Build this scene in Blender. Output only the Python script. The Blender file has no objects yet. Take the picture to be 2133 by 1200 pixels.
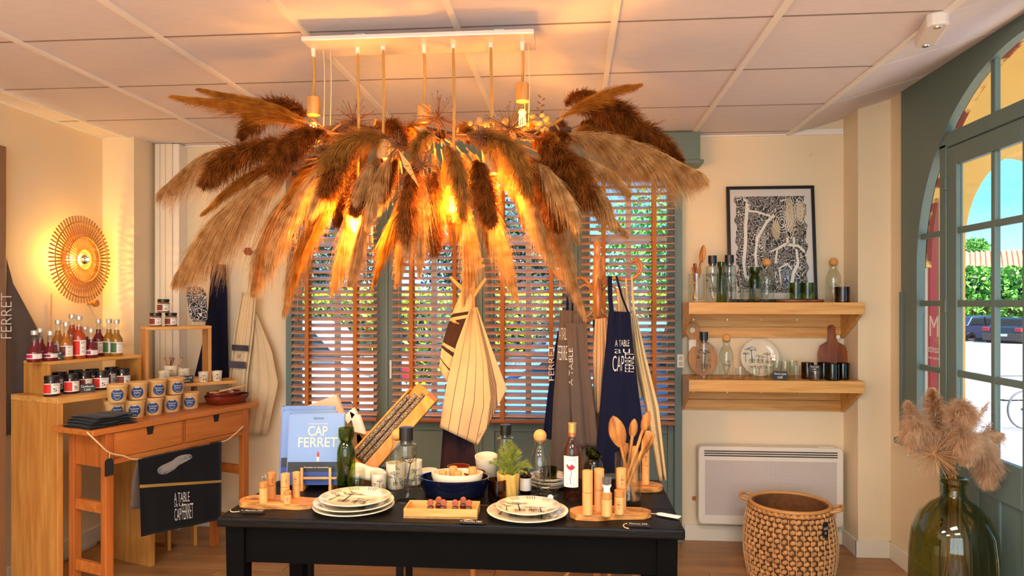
import bpy, bmesh, math, random
import numpy as np
from mathutils import Vector, Matrix
random.seed(7)
RNG = np.random.default_rng(7)
SC = bpy.context.scene
COL = SC.collection
PI = math.pi
# ------------------------------------------------------------------ camera, world, sun, lights
F_PX, YAW, CAM_Z, CEIL = 1460.0, math.atan(124/1460), 1.52, 2.58
cd = bpy.data.cameras.new('camera'); cam = bpy.data.objects.new('camera', cd); COL.objects.link(cam)
cam.location = (0, 0, CAM_Z); cam.rotation_euler = (PI/2, 0, YAW)
cd.sensor_width = 36; cd.lens = 36*F_PX/2133; cd.shift_y = 30/2133; cd.clip_start = .05; cd.clip_end = 300
SC.camera = cam
SC.view_settings.view_transform = 'Standard'; SC.view_settings.look = 'None'
SC.view_settings.gamma = 1; SC.view_settings.use_curve_mapping = False
SC.view_settings.exposure = 1.0
SC.cycles.transparent_max_bounces = 28; SC.cycles.max_bounces = 6; SC.cycles.diffuse_bounces = 4; SC.cycles.glossy_bounces = 3
SC.cycles.caustics_reflective = False; SC.cycles.caustics_refractive = False
SC.cycles.sample_clamp_indirect = 6
world = bpy.data.worlds.new('sky'); SC.world = world; world.use_nodes = True
wn = world.node_tree.nodes; wl = world.node_tree.links
bg = wn['Background']; tc = wn.new('ShaderNodeTexCoord'); sx = wn.new('ShaderNodeSeparateXYZ'); rp = wn.new('ShaderNodeValToRGB')
wl.new(tc.outputs['Generated'], sx.inputs[0]); wl.new(sx.outputs['Z'], rp.inputs[0]); wl.new(rp.outputs[0], bg.inputs[0])
rp.color_ramp.elements[0].color = (.45, .76, .95, 1); rp.color_ramp.elements[1].color = (.10, .36, .80, 1)
e = rp.color_ramp.elements.new(.12); e.color = (.14, .50, .90, 1)
bg.inputs[1].default_value = 1.35
def light(name, typ, loc, energy, col, rot=None, **kw):
    l = bpy.data.lights.new(name, typ); l.energy = energy; l.color = col
    for k, v in kw.items(): setattr(l, k, v)
    o = bpy.data.objects.new(name, l); o.location = loc
    if rot is not None: o.rotation_euler = rot
    COL.objects.link(o); return o
SUN_DIR = Vector((.55, -.55, 1.0)).normalized()
sun = light('sun', 'SUN', (8, -8, 14), 12.0, (1, .93, .80), angle=.009)
sun.rotation_euler = SUN_DIR.to_track_quat('Z', 'Y').to_euler()
OVERHEAD_FILL_W = 22
for i, (lx, ly) in enumerate(((-1.94, .9), (.46, .9), (-1.94, -.6), (.46, -.6))):
    light('added_overhead_fill', 'AREA', (lx, ly, CEIL-.03), OVERHEAD_FILL_W, (1, .93, .85), (0, 0, 0), shape='RECTANGLE', size=1.1, size_y=.55)  # unseen overhead lamps, added to brighten the room
# added fill light behind the camera, set at an invented rear window
light('added_rear_fill', 'AREA', (-.5, -2.14, 1.45), 54, (1, .97, .94), (PI/2, 0, 0), shape='RECTANGLE', size=3.6, size_y=2.0)

# ------------------------------------------------------------------ geometry helpers
_s, _c = math.sin(YAW), math.cos(YAW)
def W(px, py=630, X=None, Y=None, z=None, t=None):
    """point of the place seen at (px, py), on the plane X=, Y=, z= or at distance t"""
    u = (px-1066.5)/F_PX; v = (630-py)/F_PX
    dx, dy = -_s+u*_c, _c+u*_s
    if Y is not None: t = Y/dy
    elif X is not None: t = X/dx
    elif z is not None: t = (z-CAM_Z)/v
    return Vector((dx*t, dy*t, CAM_Z+v*t))
def wx(px, Y): return W(px, Y=Y)[0]
def zz(px, py, Y): return W(px, py, Y=Y)[2]
def wyr(px, X): return W(px, X=X)[1]

class MB:
    def __init__(s): s.v = []; s.f = []; s.uv = {}
    def add(s, vs, fs):
        o = len(s.v); s.v += [tuple(p) for p in vs]; s.f += [tuple(i+o for i in f) for f in fs]; return s
    def box(s, x0, x1, y0, y1, z0, z1, M=None):
        vs = [Vector(p) for p in ((x0,y0,z0),(x1,y0,z0),(x1,y1,z0),(x0,y1,z0),(x0,y0,z1),(x1,y0,z1),(x1,y1,z1),(x0,y1,z1))]
        if M: vs = [M @ p for p in vs]
        return s.add(vs, [(3,2,1,0),(4,5,6,7),(0,1,5,4),(1,2,6,5),(2,3,7,6),(3,0,4,7)])
    def tube(s, pts, r, n=8, closed=False):
        pts = [Vector(p) for p in pts]; m = len(pts)
        rs = r if isinstance(r, (list, tuple)) else [r]*m
        vs = []; prev = None
        for i, p in enumerate(pts):
            a = pts[(i-1) % m] if (closed or i > 0) else p
            b = pts[(i+1) % m] if (closed or i < m-1) else p
            tg = (b-a).normalized()
            if prev is None:
                up = Vector((0,0,1)) if abs(tg.z) < .9 else Vector((1,0,0))
                nx = tg.cross(up).normalized()
            else:
                nx = (prev-tg*prev.dot(tg))
                nx = nx.normalized() if nx.length > 1e-6 else tg.orthogonal().normalized()
            prev = nx; ny = tg.cross(nx)
            for k in range(n):
                an = 2*PI*k/n; vs.append(p+(nx*math.cos(an)+ny*math.sin(an))*rs[i])
        fs = []
        for i in range(m if closed else m-1):
            j = (i+1) % m
            for k in range(n):
                k2 = (k+1) % n; fs.append((i*n+k, i*n+k2, j*n+k2, j*n+k))
        if not closed: fs.append(tuple(range(n-1, -1, -1))); fs.append(tuple((m-1)*n+k for k in range(n)))
        return s.add(vs, fs)
    def lathe(s, prof, n=28, c=(0,0,0), sx=1, sy=1, M=None):
        vs = []; idx = []
        for (r, z) in prof:
            if r < 1e-6: idx.append([len(vs)]*n); vs.append((c[0], c[1], c[2]+z))
            else:
                idx.append(list(range(len(vs), len(vs)+n)))
                for k in range(n):
                    a = 2*PI*k/n; vs.append((c[0]+r*sx*math.cos(a), c[1]+r*sy*math.sin(a), c[2]+z))
        fs = []
        for i in range(len(prof)-1):
            for k in range(n):
                k2 = (k+1) % n
                q = [idx[i][k], idx[i][k2], idx[i+1][k2], idx[i+1][k]]
                q2 = []
                for w in q:
                    if w not in q2: q2.append(w)
                if len(q2) > 2: fs.append(tuple(q2))
        if M: vs = [M @ Vector(p) for p in vs]
        return s.add(vs, fs)
    def ball(s, c, r, n=10, sz=1.0):
        m = max(4, n//2); prof = [(r*math.sin(PI*i/m), -r*sz*math.cos(PI*i/m)) for i in range(m+1)]
        prof[0] = (0, -r*sz); prof[-1] = (0, r*sz)
        return s.lathe(prof, n, c)
    def prism(s, poly, h0, h1, f=lambda a, b, h: (a, b, h)):
        n = len(poly)
        vs = [f(a, b, h0) for a, b in poly]+[f(a, b, h1) for a, b in poly]
        return s.add(vs, [tuple(range(n-1, -1, -1)), tuple(range(n, 2*n))]+[(i, (i+1) % n, n+(i+1) % n, n+i) for i in range(n)])
    def grid(s, fn, nu, nv, closeu=False):
        o = len(s.v)
        for j in range(nv+1):
            for i in range(nu+(0 if closeu else 1)):
                s.uv[len(s.v)] = (i/nu, j/nv); s.v.append(tuple(fn(i/nu, j/nv)))
        w = nu if closeu else nu+1
        for j in range(nv):
            for i in range(nu):
                i2 = (i+1) % w if closeu else i+1
                s.f.append((o+j*w+i, o+j*w+i2, o+(j+1)*w+i2, o+(j+1)*w+i))
        return s
    def build(s, name, m, parent=None, loc=None, rz=0, smooth=False, bevel=0, solid=0, rot=None, segs=2):
        me = bpy.data.meshes.new(name); me.from_pydata(s.v, [], s.f)
        if s.uv:
            ul = me.uv_layers.new(name='uv')
            vi = np.empty(len(me.loops), dtype=np.int32); me.loops.foreach_get('vertex_index', vi)
            arr = np.zeros((len(s.v), 2), dtype=np.float32)
            for k, q in s.uv.items(): arr[k] = q
            ul.data.foreach_set('uv', arr[vi].ravel())
        me.materials.append(m)
        if smooth:
            me.polygons.foreach_set('use_smooth', [True]*len(me.polygons))
            if smooth != 'all': me.set_sharp_from_angle(angle=.7)
        o = bpy.data.objects.new(name, me); COL.objects.link(o)
        if parent: o.parent = parent
        if loc is not None: o.location = loc
        if rz: o.rotation_euler = (0, 0, rz)
        if rot is not None: o.rotation_euler = rot
        if bevel:
            b = o.modifiers.new('bevel', 'BEVEL'); b.width = bevel; b.segments = segs; b.limit_method = 'ANGLE'
        if solid:
            b = o.modifiers.new('solid', 'SOLIDIFY'); b.thickness = solid; b.offset = 0
        return o
def bx(name, m, x0, x1, y0, y1, z0, z1, parent=None, **kw): return MB().box(x0, x1, y0, y1, z0, z1).build(name, m, parent, **kw)
def tag(o, label, cat, group=None, kind=None):
    o['label'] = label; o['category'] = cat
    if group: o['group'] = group
    if kind: o['kind'] = kind
    return o
def thing(name, label, cat, loc=(0,0,0), rz=0, group=None):
    o = bpy.data.objects.new(name, None); COL.objects.link(o); o.empty_display_size = .05
    o.location = loc; o.rotation_euler = (0, 0, rz); return tag(o, label, cat, group)
def struct(o, label=None):
    o['kind'] = 'structure'
    if label: o['label'] = label
    return o
def sempty(name, label=None, loc=(0,0,0)):
    o = bpy.data.objects.new(name, None); COL.objects.link(o); o.location = loc; return struct(o, label)
def dup(root, loc, rz, label=None, name=None):
    def cp(o, p):
        c = o.copy(); COL.objects.link(c); c.parent = p
        for ch in list(o.children): cp(ch, c)
        return c
    r = cp(root, root.parent); r.location = loc; r.rotation_euler = (0, 0, rz)
    if label: r['label'] = label
    return r
def copyobj(o, parent=None, loc=None, rot=None):
    c = o.copy(); COL.objects.link(c); c.parent = parent or o.parent
    if loc is not None: c.location = loc
    if rot is not None: c.rotation_euler = rot
    return c
def face_cam(p, j=0): return math.atan2(-p[0], p[1])*-1 if False else math.atan2(-p[0], p[1])+j
def spline(pts, n=24):
    pts = [Vector(p) for p in pts]
    P = [pts[0]*2-pts[1]]+pts+[pts[-1]*2-pts[-2]]
    out = []; segs = len(pts)-1
    for i in range(n+1):
        t = i/n*segs; k = min(int(t), segs-1); t -= k
        a, b, c, d = P[k:k+4]
        out.append(.5*((2*b)+(c-a)*t+(2*a-5*b+4*c-d)*t*t+(3*b-a-3*c+d)*t**3))
    return out
# ---- lettering: every string is turned into a flat mesh once
TEXTS = {}
def prep_texts(strings):
    obs = []
    for s, thin, gap in strings:
        cu = bpy.data.curves.new('t', 'FONT'); cu.body = s; cu.size = 1; cu.align_x = 'CENTER'; cu.offset = thin; cu.space_line = gap; cu.resolution_u = 3
        o = bpy.data.objects.new('t', cu); COL.objects.link(o); obs.append(o)
    dg = bpy.context.evaluated_depsgraph_get()
    for o, (s, thin, gap) in zip(obs, strings):
        me = bpy.data.meshes.new_from_object(o.evaluated_get(dg))
        v = np.array([(p.co.x, p.co.y) for p in me.vertices]); mn, mx = v.min(0), v.max(0)
        v = (v-mn)/(mx-mn)
        TEXTS[s] = (v, [tuple(p.vertices) for p in me.polygons], (mx-mn)[0]/(mx-mn)[1])
        bpy.data.meshes.remove(me)
    for o in obs:
        cu = o.data; bpy.data.objects.remove(o); bpy.data.curves.remove(cu)
def put_text(mb, s, fn, x0, x1, y0, y1):
    """lettering of s filling [x0,x1]x[y0,y1], mapped by fn(a,b)->xyz"""
    v, fs, _ = TEXTS[s]
    return mb.add([fn(x0+(x1-x0)*a, y0+(y1-y0)*b) for a, b in v], fs)
def ribbon(mb, pts, w, fn, w1=None):
    """flat printed line through 2D pts"""
    n = len(pts); vs = []
    for i in range(n):
        a = pts[max(i-1, 0)]; b = pts[min(i+1, n-1)]
        dx, dy = b[0]-a[0], b[1]-a[1]; l = math.hypot(dx, dy) or 1
        ww = (w if w1 is None else w+(w1-w)*i/(n-1))/2
        vs += [fn(pts[i][0]-dy/l*ww, pts[i][1]+dx/l*ww), fn(pts[i][0]+dy/l*ww, pts[i][1]-dx/l*ww)]
    return mb.add(vs, [(2*i, 2*i+1, 2*i+3, 2*i+2) for i in range(n-1)])
def pine_print(mb, fn, x, y, h, seed=0, huts=True, S=1):
    """a line drawing of umbrella pines and a hut, h tall, standing at (x,y)"""
    r = random.Random(seed)
    def tree(x, y, h):
        lean = r.uniform(-.12, .12)*h
        tr = [(x, y), (x+lean*.3, y+h*.35), (x+lean, y+h*.7)]
        ribbon(mb, tr, h*.05, fn, h*.03)
        top = tr[-1]
        for k in range(5):
            a = PI*(.15+.7*k/4); L = h*r.uniform(.18, .3)
            q = (top[0]+math.cos(a)*L*1.3, top[1]+math.sin(a)*L*.8)
            ribbon(mb, [top, ((top[0]+q[0])/2, (top[1]+q[1])/2+h*.03), q], h*.025, fn, h*.01)
            for j in range(7):
                a2 = r.uniform(0, 2*PI); d = r.uniform(0, h*.1)
                p = (q[0]+math.cos(a2)*d*1.6, q[1]+math.sin(a2)*d*.7)
                ribbon(mb, [(p[0]-h*.035, p[1]), (p[0], p[1]+h*.012), (p[0]+h*.035, p[1])], h*.016, fn)
    tree(x, y, h); tree(x-h*.42, y, h*.66); tree(x+h*.38, y-h*.02, h*.52)
    if huts:
        for hx, w in ((x-h*.15, h*.3), (x+h*.3, h*.36)):
            b = y-h*.02; t = b+h*.16
            for q in (((hx, b), (hx, t)), ((hx+w, b), (hx+w, t)), ((hx-h*.04, t), (hx+w/2, t+h*.1)), ((hx+w/2, t+h*.1), (hx+w+h*.04, t)), ((hx, b), (hx+w, b)), ((hx-h*.04, t), (hx+w+h*.04, t))):
                ribbon(mb, list(q), h*.018, fn)
            for k in range(6): ribbon(mb, [(hx+w*k/6, b), (hx+w*k/6, t)], h*.012, fn)
def cyl(r, z0, tap=0):
    """map (a,b) to the front of a cylinder of radius r"""
    def f(a, b):
        rr = r+tap*b
        return (rr*math.sin(a/rr), -rr*math.cos(a/rr), z0+b)
    return f
def cyl_patch(mb, r, a0, a1, z0, z1, n=10):
    return mb.add([(r*math.sin(a0+(a1-a0)*i/n), -r*math.cos(a0+(a1-a0)*i/n), z) for z in (z0, z1) for i in range(n+1)],
                  [(i, i+1, n+2+i, n+1+i) for i in range(n)])

# ------------------------------------------------------------------ materials
def lin(h):
    if isinstance(h, str):
        c = [int(h[i:i+2], 16)/255 for i in (0, 2, 4)]
        return tuple((x/12.92 if x <= .04045 else ((x+.055)/1.055)**2.4) for x in c)
    return tuple(h[:3])
def mk(name):
    m = bpy.data.materials.new(name); m.use_nodes = True
    return m, m.node_tree.nodes, m.node_tree.links, m.node_tree.nodes['Principled BSDF']
def noise_ramp(n, l, c0, c1, scale, sc3=(1,1,1), detail=3, p0=.3, p1=.7, coord='Object', dist=0):
    tc = n.new('ShaderNodeTexCoord'); mp = n.new('ShaderNodeMapping'); nz = n.new('ShaderNodeTexNoise'); cr = n.new('ShaderNodeValToRGB')
    mp.inputs['Scale'].default_value = sc3; nz.inputs['Scale'].default_value = scale; nz.inputs['Detail'].default_value = detail; nz.inputs['Distortion'].default_value = dist
    l.new(tc.outputs[coord], mp.inputs[0]); l.new(mp.outputs[0], nz.inputs[0]); l.new(nz.outputs[0], cr.inputs[0])
    cr.color_ramp.elements[0].position = p0; cr.color_ramp.elements[1].position = p1
    cr.color_ramp.elements[0].color = (*c0, 1); cr.color_ramp.elements[1].color = (*c1, 1)
    return nz, cr
def mat(name, col, rough=.5, metal=0, var=0, vscale=8, sc3=(1,1,1), bump=0, bscale=60, spec=.5, coat=0, sheen=0):
    m, n, l, p = mk(name); c = lin(col)
    p.inputs['Base Color'].default_value = (*c, 1); p.inputs['Roughness'].default_value = rough; p.inputs['Metallic'].default_value = metal
    p.inputs['Specular IOR Level'].default_value = spec; p.inputs['Coat Weight'].default_value = coat
    if sheen: p.inputs['Sheen Weight'].default_value = sheen
    if var:
        _, cr = noise_ramp(n, l, tuple(x*(1-var) for x in c), tuple(min(1, x*(1+var)) for x in c), vscale, sc3)
        l.new(cr.outputs[0], p.inputs['Base Color'])
    if bump:
        tc = n.new('ShaderNodeTexCoord'); mp = n.new('ShaderNodeMapping'); nz = n.new('ShaderNodeTexNoise'); bp = n.new('ShaderNodeBump')
        mp.inputs['Scale'].default_value = sc3; nz.inputs['Scale'].default_value = bscale; bp.inputs['Strength'].default_value = bump; bp.inputs['Distance'].default_value = .004
        l.new(tc.outputs['Object'], mp.inputs[0]); l.new(mp.outputs[0], nz.inputs[0]); l.new(nz.outputs[0], bp.inputs['Height']); l.new(bp.outputs[0], p.inputs['Normal'])
    return m
def wood(name, dark, light, axis=0, scale=14, rough=.45, stretch=14, p0=.3, p1=.7, dist=.6, coat=0):
    m, n, l, p = mk(name); sc3 = [stretch]*3; sc3[axis] = 1
    nz, cr = noise_ramp(n, l, lin(dark), lin(light), scale/stretch*2, tuple(sc3), 5, p0, p1, dist=dist)
    l.new(cr.outputs[0], p.inputs['Base Color']); p.inputs['Roughness'].default_value = rough; p.inputs['Coat Weight'].default_value = coat
    bp = n.new('ShaderNodeBump'); bp.inputs['Strength'].default_value = .12; bp.inputs['Distance'].default_value = .003
    l.new(nz.outputs[0], bp.inputs['Height']); l.new(bp.outputs[0], p.inputs['Normal'])
    return m
def glass(name, tint, gloss=1.0, rough=.02, ior=1.45):
    """thin glass: tinted see-through with Fresnel reflection"""
    m, n, l, p = mk(name); n.remove(p); out = n['Material Output']
    tr = n.new('ShaderNodeBsdfTransparent'); gl = n.new('ShaderNodeBsdfGlossy'); mx = n.new('ShaderNodeMixShader'); lw = n.new('ShaderNodeLayerWeight')
    pw = n.new('ShaderNodeMath'); pw.operation = 'POWER'; pw.inputs[1].default_value = 4; ma = n.new('ShaderNodeMath'); ma.operation = 'MULTIPLY_ADD'; ma.inputs[1].default_value = gloss*.75; ma.inputs[2].default_value = .04*gloss
    lw.inputs[0].default_value = .5; l.new(lw.outputs['Facing'], pw.inputs[0]); l.new(pw.outputs[0], ma.inputs[0])
    tr.inputs[0].default_value = (*lin(tint), 1); gl.inputs['Roughness'].default_value = rough; gl.inputs[0].default_value = (1, 1, 1, 1)
    l.new(ma.outputs[0], mx.inputs[0]); l.new(tr.outputs[0], mx.inputs[1]); l.new(gl.outputs[0], mx.inputs[2]); l.new(mx.outputs[0], out.inputs[0])
    return m
def emit(name, col, s):
    m, n, l, p = mk(name); n.remove(p); em = n.new('ShaderNodeEmission'); em.inputs[0].default_value = (*lin(col), 1); em.inputs[1].default_value = s
    l.new(em.outputs[0], n['Material Output'].inputs[0]); return m
def fluff(name, c0, c1, trans=.45):
    m, n, l, p = mk(name); n.remove(p)
    _, cr = noise_ramp(n, l, lin(c0), lin(c1), 26, (1,1,1), 3)
    d = n.new('ShaderNodeBsdfDiffuse'); t = n.new('ShaderNodeBsdfTranslucent'); mx = n.new('ShaderNodeMixShader'); mx.inputs[0].default_value = trans
    l.new(cr.outputs[0], d.inputs[0]); l.new(cr.outputs[0], t.inputs[0]); l.new(d.outputs[0], mx.inputs[1]); l.new(t.outputs[0], mx.inputs[2])
    l.new(mx.outputs[0], n['Material Output'].inputs[0]); return m
def cloth_mat(name, col, stripes=(), stripe_col='3a2c2c', var=.06, rough=.9):
    """woven cloth; stripes = list of (u0,u1) bands across the width (uv.x)"""
    m, n, l, p = mk(name); p.inputs['Roughness'].default_value = rough; p.inputs['Specular IOR Level'].default_value = .15; p.inputs['Sheen Weight'].default_value = .1
    c = lin(col); _, cr = noise_ramp(n, l, tuple(x*(1-var) for x in c), tuple(min(1, x*(1+var)) for x in c), 9)
    last = cr.outputs[0]
    if stripes:
        tc = n.new('ShaderNodeTexCoord'); sp = n.new('ShaderNodeSeparateXYZ'); r2 = n.new('ShaderNodeValToRGB'); r2.color_ramp.interpolation = 'CONSTANT'
        l.new(tc.outputs['UV'], sp.inputs[0]); l.new(sp.outputs['X'], r2.inputs[0])
        el = r2.color_ramp.elements; el[0].color = (0,0,0,1); el[1].position = .9999; el[1].color = (0,0,0,1)
        for a, b in stripes:
            q = el.new(a); q.color = (1,1,1,1); q = el.new(b); q.color = (0,0,0,1)
        mx = n.new('ShaderNodeMixRGB'); mx.inputs[2].default_value = (*lin(stripe_col), 1)
        l.new(r2.outputs[0], mx.inputs[0]); l.new(last, mx.inputs[1]); last = mx.outputs[0]
    l.new(last, p.inputs['Base Color'])
    tc = n.new('ShaderNodeTexCoord'); nz = n.new('ShaderNodeTexNoise'); nz.inputs['Scale'].default_value = 350; bp = n.new('ShaderNodeBump'); bp.inputs['Strength'].default_value = .25; bp.inputs['Distance'].default_value = .002
    l.new(tc.outputs['Object'], nz.inputs[0]); l.new(nz.outputs[0], bp.inputs['Height']); l.new(bp.outputs[0], p.inputs['Normal'])
    return m
def inkmap(name, scale=6, paper='ddd3cc', ink='2a2422', coord='UV', dens=.5):
    """flat block-print map: contour lines and blotches in ink on paper"""
    m, n, l, p = mk(name); p.inputs['Roughness'].default_value = .7
    tc = n.new('ShaderNodeTexCoord'); nz = n.new('ShaderNodeTexNoise'); nz.inputs['Scale'].default_value = scale; nz.inputs['Detail'].default_value = 2; nz.inputs['Distortion'].default_value = .5
    l.new(tc.outputs[coord], nz.inputs[0])
    mu = n.new('ShaderNodeMath'); mu.operation = 'MULTIPLY'; mu.inputs[1].default_value = 95; sn = n.new('ShaderNodeMath'); sn.operation = 'SINE'
    l.new(nz.outputs[0], mu.inputs[0]); l.new(mu.outputs[0], sn.inputs[0])
    gt = n.new('ShaderNodeMath'); gt.operation = 'GREATER_THAN'; gt.inputs[1].default_value = .72; l.new(sn.outputs[0], gt.inputs[0])
    n2 = n.new('ShaderNodeTexVoronoi'); n2.feature = 'DISTANCE_TO_EDGE'; n2.inputs['Scale'].default_value = scale*2.6; l.new(tc.outputs[coord], n2.inputs[0])
    lt = n.new('ShaderNodeMath'); lt.operation = 'LESS_THAN'; lt.inputs[1].default_value = .05; l.new(n2.outputs[0], lt.inputs[0])
    n3 = n.new('ShaderNodeTexNoise'); n3.inputs['Scale'].default_value = scale*.7; l.new(tc.outputs[coord], n3.inputs[0])
    g3 = n.new('ShaderNodeMath'); g3.operation = 'GREATER_THAN'; g3.inputs[1].default_value = dens; l.new(n3.outputs[0], g3.inputs[0])
    mx = n.new('ShaderNodeMix'); l.new(g3.outputs[0], mx.inputs[0]); l.new(gt.outputs[0], mx.inputs[2]); l.new(lt.outputs[0], mx.inputs[3])
    cr = n.new('ShaderNodeMixRGB'); cr.inputs[1].default_value = (*lin(ink), 1); cr.inputs[2].default_value = (*lin(paper), 1)
    l.new(mx.outputs[0], cr.inputs[0]); l.new(cr.outputs[0], p.inputs['Base Color'])
    return m
m_wall = mat('cream_wall', 'e8d6b4', .85, var=.03, vscale=2, bump=.05, bscale=90)
m_trimw = mat('white_trim', 'e6dcc8', .5)
m_ceil = mat('ceiling_tile', 'e2dce2', .9, var=.05, vscale=30, sc3=(.3,6,1), bump=.15, bscale=120)
m_tbar2 = mat('ceiling_cross_bar', '8f8078', .7)
m_tbar = mat('ceiling_bar', 'f0ebe6', .5)
m_teal = mat('teal_paint', '61756f', .45, var=.04, vscale=3)
m_floor = wood('oak_floor', '8a5f38', 'b3834f', 0, 6, .4, 10)
m_oak = wood('oak', 'c4873c', 'e3ae62', 0, 16, .45, 12)
m_oakz = wood('oak_upright', 'b27230', 'd0964a', 2, 16, .45, 12)
m_console = wood('red_pine', 'a85b22', 'c97a35', 0, 12, .4, 12)
m_consz = wood('red_pine_upright', '9c5220', 'bd6c2e', 2, 12, .4, 12)
m_black = mat('black_paint', '040303', .45, spec=.2, var=.3, vscale=6, sc3=(1,5,5), bump=.35, bscale=14)
m_blackm = mat('matt_black_paint', '030303', .7, spec=.08, var=.3, vscale=6)
m_bamboo = wood('bamboo', 'c88a46', 'e2ab68', 2, 20, .45, 10)
m_bamboo2 = wood('dark_bamboo', 'a86c32', 'c68a48', 2, 20, .45, 10)
m_olive = wood('olive_wood', '8a4f1e', 'd8964a', 0, 12, .4, 7, .32, .62, 1.8)
m_olivez = wood('olive_wood_upright', '7d4318', 'cf8a3f', 2, 12, .4, 7, .32, .62, 1.8)
m_darkwood = wood('dark_wood', '5e2a12', '96501f', 2, 12, .35, 8)
m_slat = wood('blind_slat', 'c48e70', 'dcb094', 0, 10, .35, 12)
m_tape = mat('blind_tape', 'b26a2a', .8)
m_rail = wood('blind_rail', '7d4420', 'a06030', 0, 10, .4, 12)
m_clear = glass('clear_glass', 'f6f8f5')
m_pane = glass('window_glass', 'fdfefe', .35, 0)
m_green = glass('green_glass', 'b4c866')
m_dgreen = glass('dark_green_glass', '93a55c')
m_amber = glass('brown_glass', 'a57e58')
m_olivegl = glass('olive_glass', 'd5d9bb', rough=.03)
m_cork = mat('cork', 'd79a55', .9, var=.15, vscale=60, bump=.3, bscale=150)
m_blackp = mat('black_plastic', '0e0e10', .3)
m_cream = mat('cream_ceramic', 'ead9b8', .35, var=.03)
m_plate = mat('plate_glaze', 'ddd0b4', .08, coat=.4)
m_ink = mat('ink', '1d1a1a', .6)
m_white = mat('white_print', 'e9e4dc', .6)
m_paper = mat('white_paper', 'ece6da', .8)
m_kraft = mat('kraft_board', 'd3a566', .8, var=.05)
m_slate = mat('slate_tag', '17171a', .6, var=.2)
m_twine = mat('twine', 'd8b98a', .9, bump=.4, bscale=300)
m_steel = mat('chrome', 'd0d0d0', .12, 1)
m_navy = cloth_mat('navy_cotton', '0d1430')
m_taupe = cloth_mat('taupe_cotton', '5d5048')
m_blackc = cloth_mat('black_cotton', '0e0d0f')
m_canvas = cloth_mat('cream_linen', 'd9c29a')
# ------------------------------------------------------------------ the shell of the room
XL, XR, YB = -3.013, 1.893, 4.57
fl = sempty('floor', 'pale oak laminate floor of the shop')
pm = MB().box(-.599, .599, -.094, .094, -.02, 0).build('plank', m_floor, fl, loc=(-3, 2, 0), bevel=.0015, segs=1)
first = True
for j in range(35):
    y = -1.95+j*.19
    for i in range(5):
        x = -2.9+i*1.2+(.37*j % 1.2)
        if first: pm.location = (x, y, 0); first = False
        else: copyobj(pm, fl, (x, y, 0))
bx('subfloor', m_floor, -3.3, 2.1, -2.1, 4.75, -.12, -.021, fl)
wl_ = struct(bx('wall_left', m_wall, XL-.15, XL, -2, 4.62, -.05, 2.75), 'cream plastered left wall')
bx('column', m_wall, XL, -2.80, 4.28, 4.62, -.02, 2.62, wl_)
wb = sempty('wall_back', 'cream plastered back wall')
bx('wall_panel', m_wall, -3.1, -1.90, YB, 4.72, -.05, 2.75, wb)
bx('wall_panel', m_wall, .704, 2.0, YB, 4.72, -.05, 2.82, wb)
bx('column', m_wall, 1.705, XR+.02, 4.347, YB+.01, -.02, 2.80, wb)
MB().tube([W(1690, 322, Y=YB-.012), W(1690, 322, Y=YB+.01)], .011, 12).build('wall_plug', m_slat, wb)
MB().tube([W(1446, 1038, Y=YB-.01), W(1446, 1038, Y=YB+.01)], .014, 12).build('wall_plug', m_tape, wb)
bs = sempty('baseboard_back', 'painted skirting of the back wall')
bx('skirting_board', m_trimw, .72, 1.70, YB-.015, YB, 0, .10, bs, bevel=.003)
bx('skirting_board', m_trimw, 1.69, 1.705, 4.333, YB, 0, .10, bs, bevel=.003)
bx('skirting_board', m_trimw, 1.69, XR, 4.332, 4.347, 0, .10, bs, bevel=.003)
bx('skirting_board', m_trimw, -2.80, -1.92, YB-.015, YB, 0, .10, bs, bevel=.003)
bl = sempty('baseboard_left', 'painted skirting of the left wall')
bx('skirting_board', m_trimw, XL, XL+.015, 1.0, 4.28, 0, .10, bl, bevel=.003)
bx('skirting_board', m_trimw, XL, -2.785, 4.265, 4.28, 0, .10, bl, bevel=.003)
bx('skirting_board', m_trimw, -2.80, -2.785, 4.265, 4.57, 0, .10, bl, bevel=.003)
tk = sempty('trim_1', 'boxed pipe in the left corner painted off white')
x0, x1, x2 = wx(322, 4.46), wx(358, 4.46), wx(371, 4.46)
bx('pipe_box', m_trimw, x0, x1, 4.46, YB, 0, CEIL, tk, bevel=.004)
bx('pipe_cover', mat('pipe_white', 'ece4d6', .4), x1, x2, 4.47, YB, 0, CEIL, tk, bevel=.004)
for q in (.3, .62): bx('groove', mat('groove', 'b7a37e', .8), x0+(x1-x0)*q, x0+(x1-x0)*q+.003, 4.4585, 4.461, 0.1, CEIL, tk)
# ceiling
cl = sempty('ceiling', 'suspended ceiling of square pale tiles')
GX = [1.361-.6*i for i in range(9)]; GY = [4.48-.6*j for j in range(12)]
tm = None
for x in GX[:-1]:
    for y in GY[:-1]:
        w0 = max(x-.6, XL)
        if x-.6 < XL-.1: continue
        if tm is None: tm = bx('ceiling_tile', m_ceil, -.594, 0, -.594, 0, 0, .015, cl, loc=(x-.003, y-.003, CEIL+.004)); continue
        copyobj(tm, cl, (x-.003, y-.003, CEIL+.004))
for y in GY[:-1]: bx('border_tile', m_ceil, XL, -2.845, y-.597, y-.003, CEIL+.004, CEIL+.019, cl)
for x in GX[:-1]: bx('ceiling_tile', m_ceil, x-.594, x-.006, 4.483, 4.62, CEIL+.004, CEIL+.019, cl)
for x in GX[:-1]: bx('ceiling_bar', m_tbar, x-.012, x+.012, -2, 4.60, CEIL-.007, CEIL+.03, cl)
for y in GY: bx('ceiling_bar', m_tbar2, XL, 1.361, y-.006, y+.006, CEIL+.003, CEIL+.028, cl)
bx('ceiling_edge', m_tbar, XL, 1.7, 4.555, YB, CEIL-.004, CEIL+.03, cl)
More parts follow.
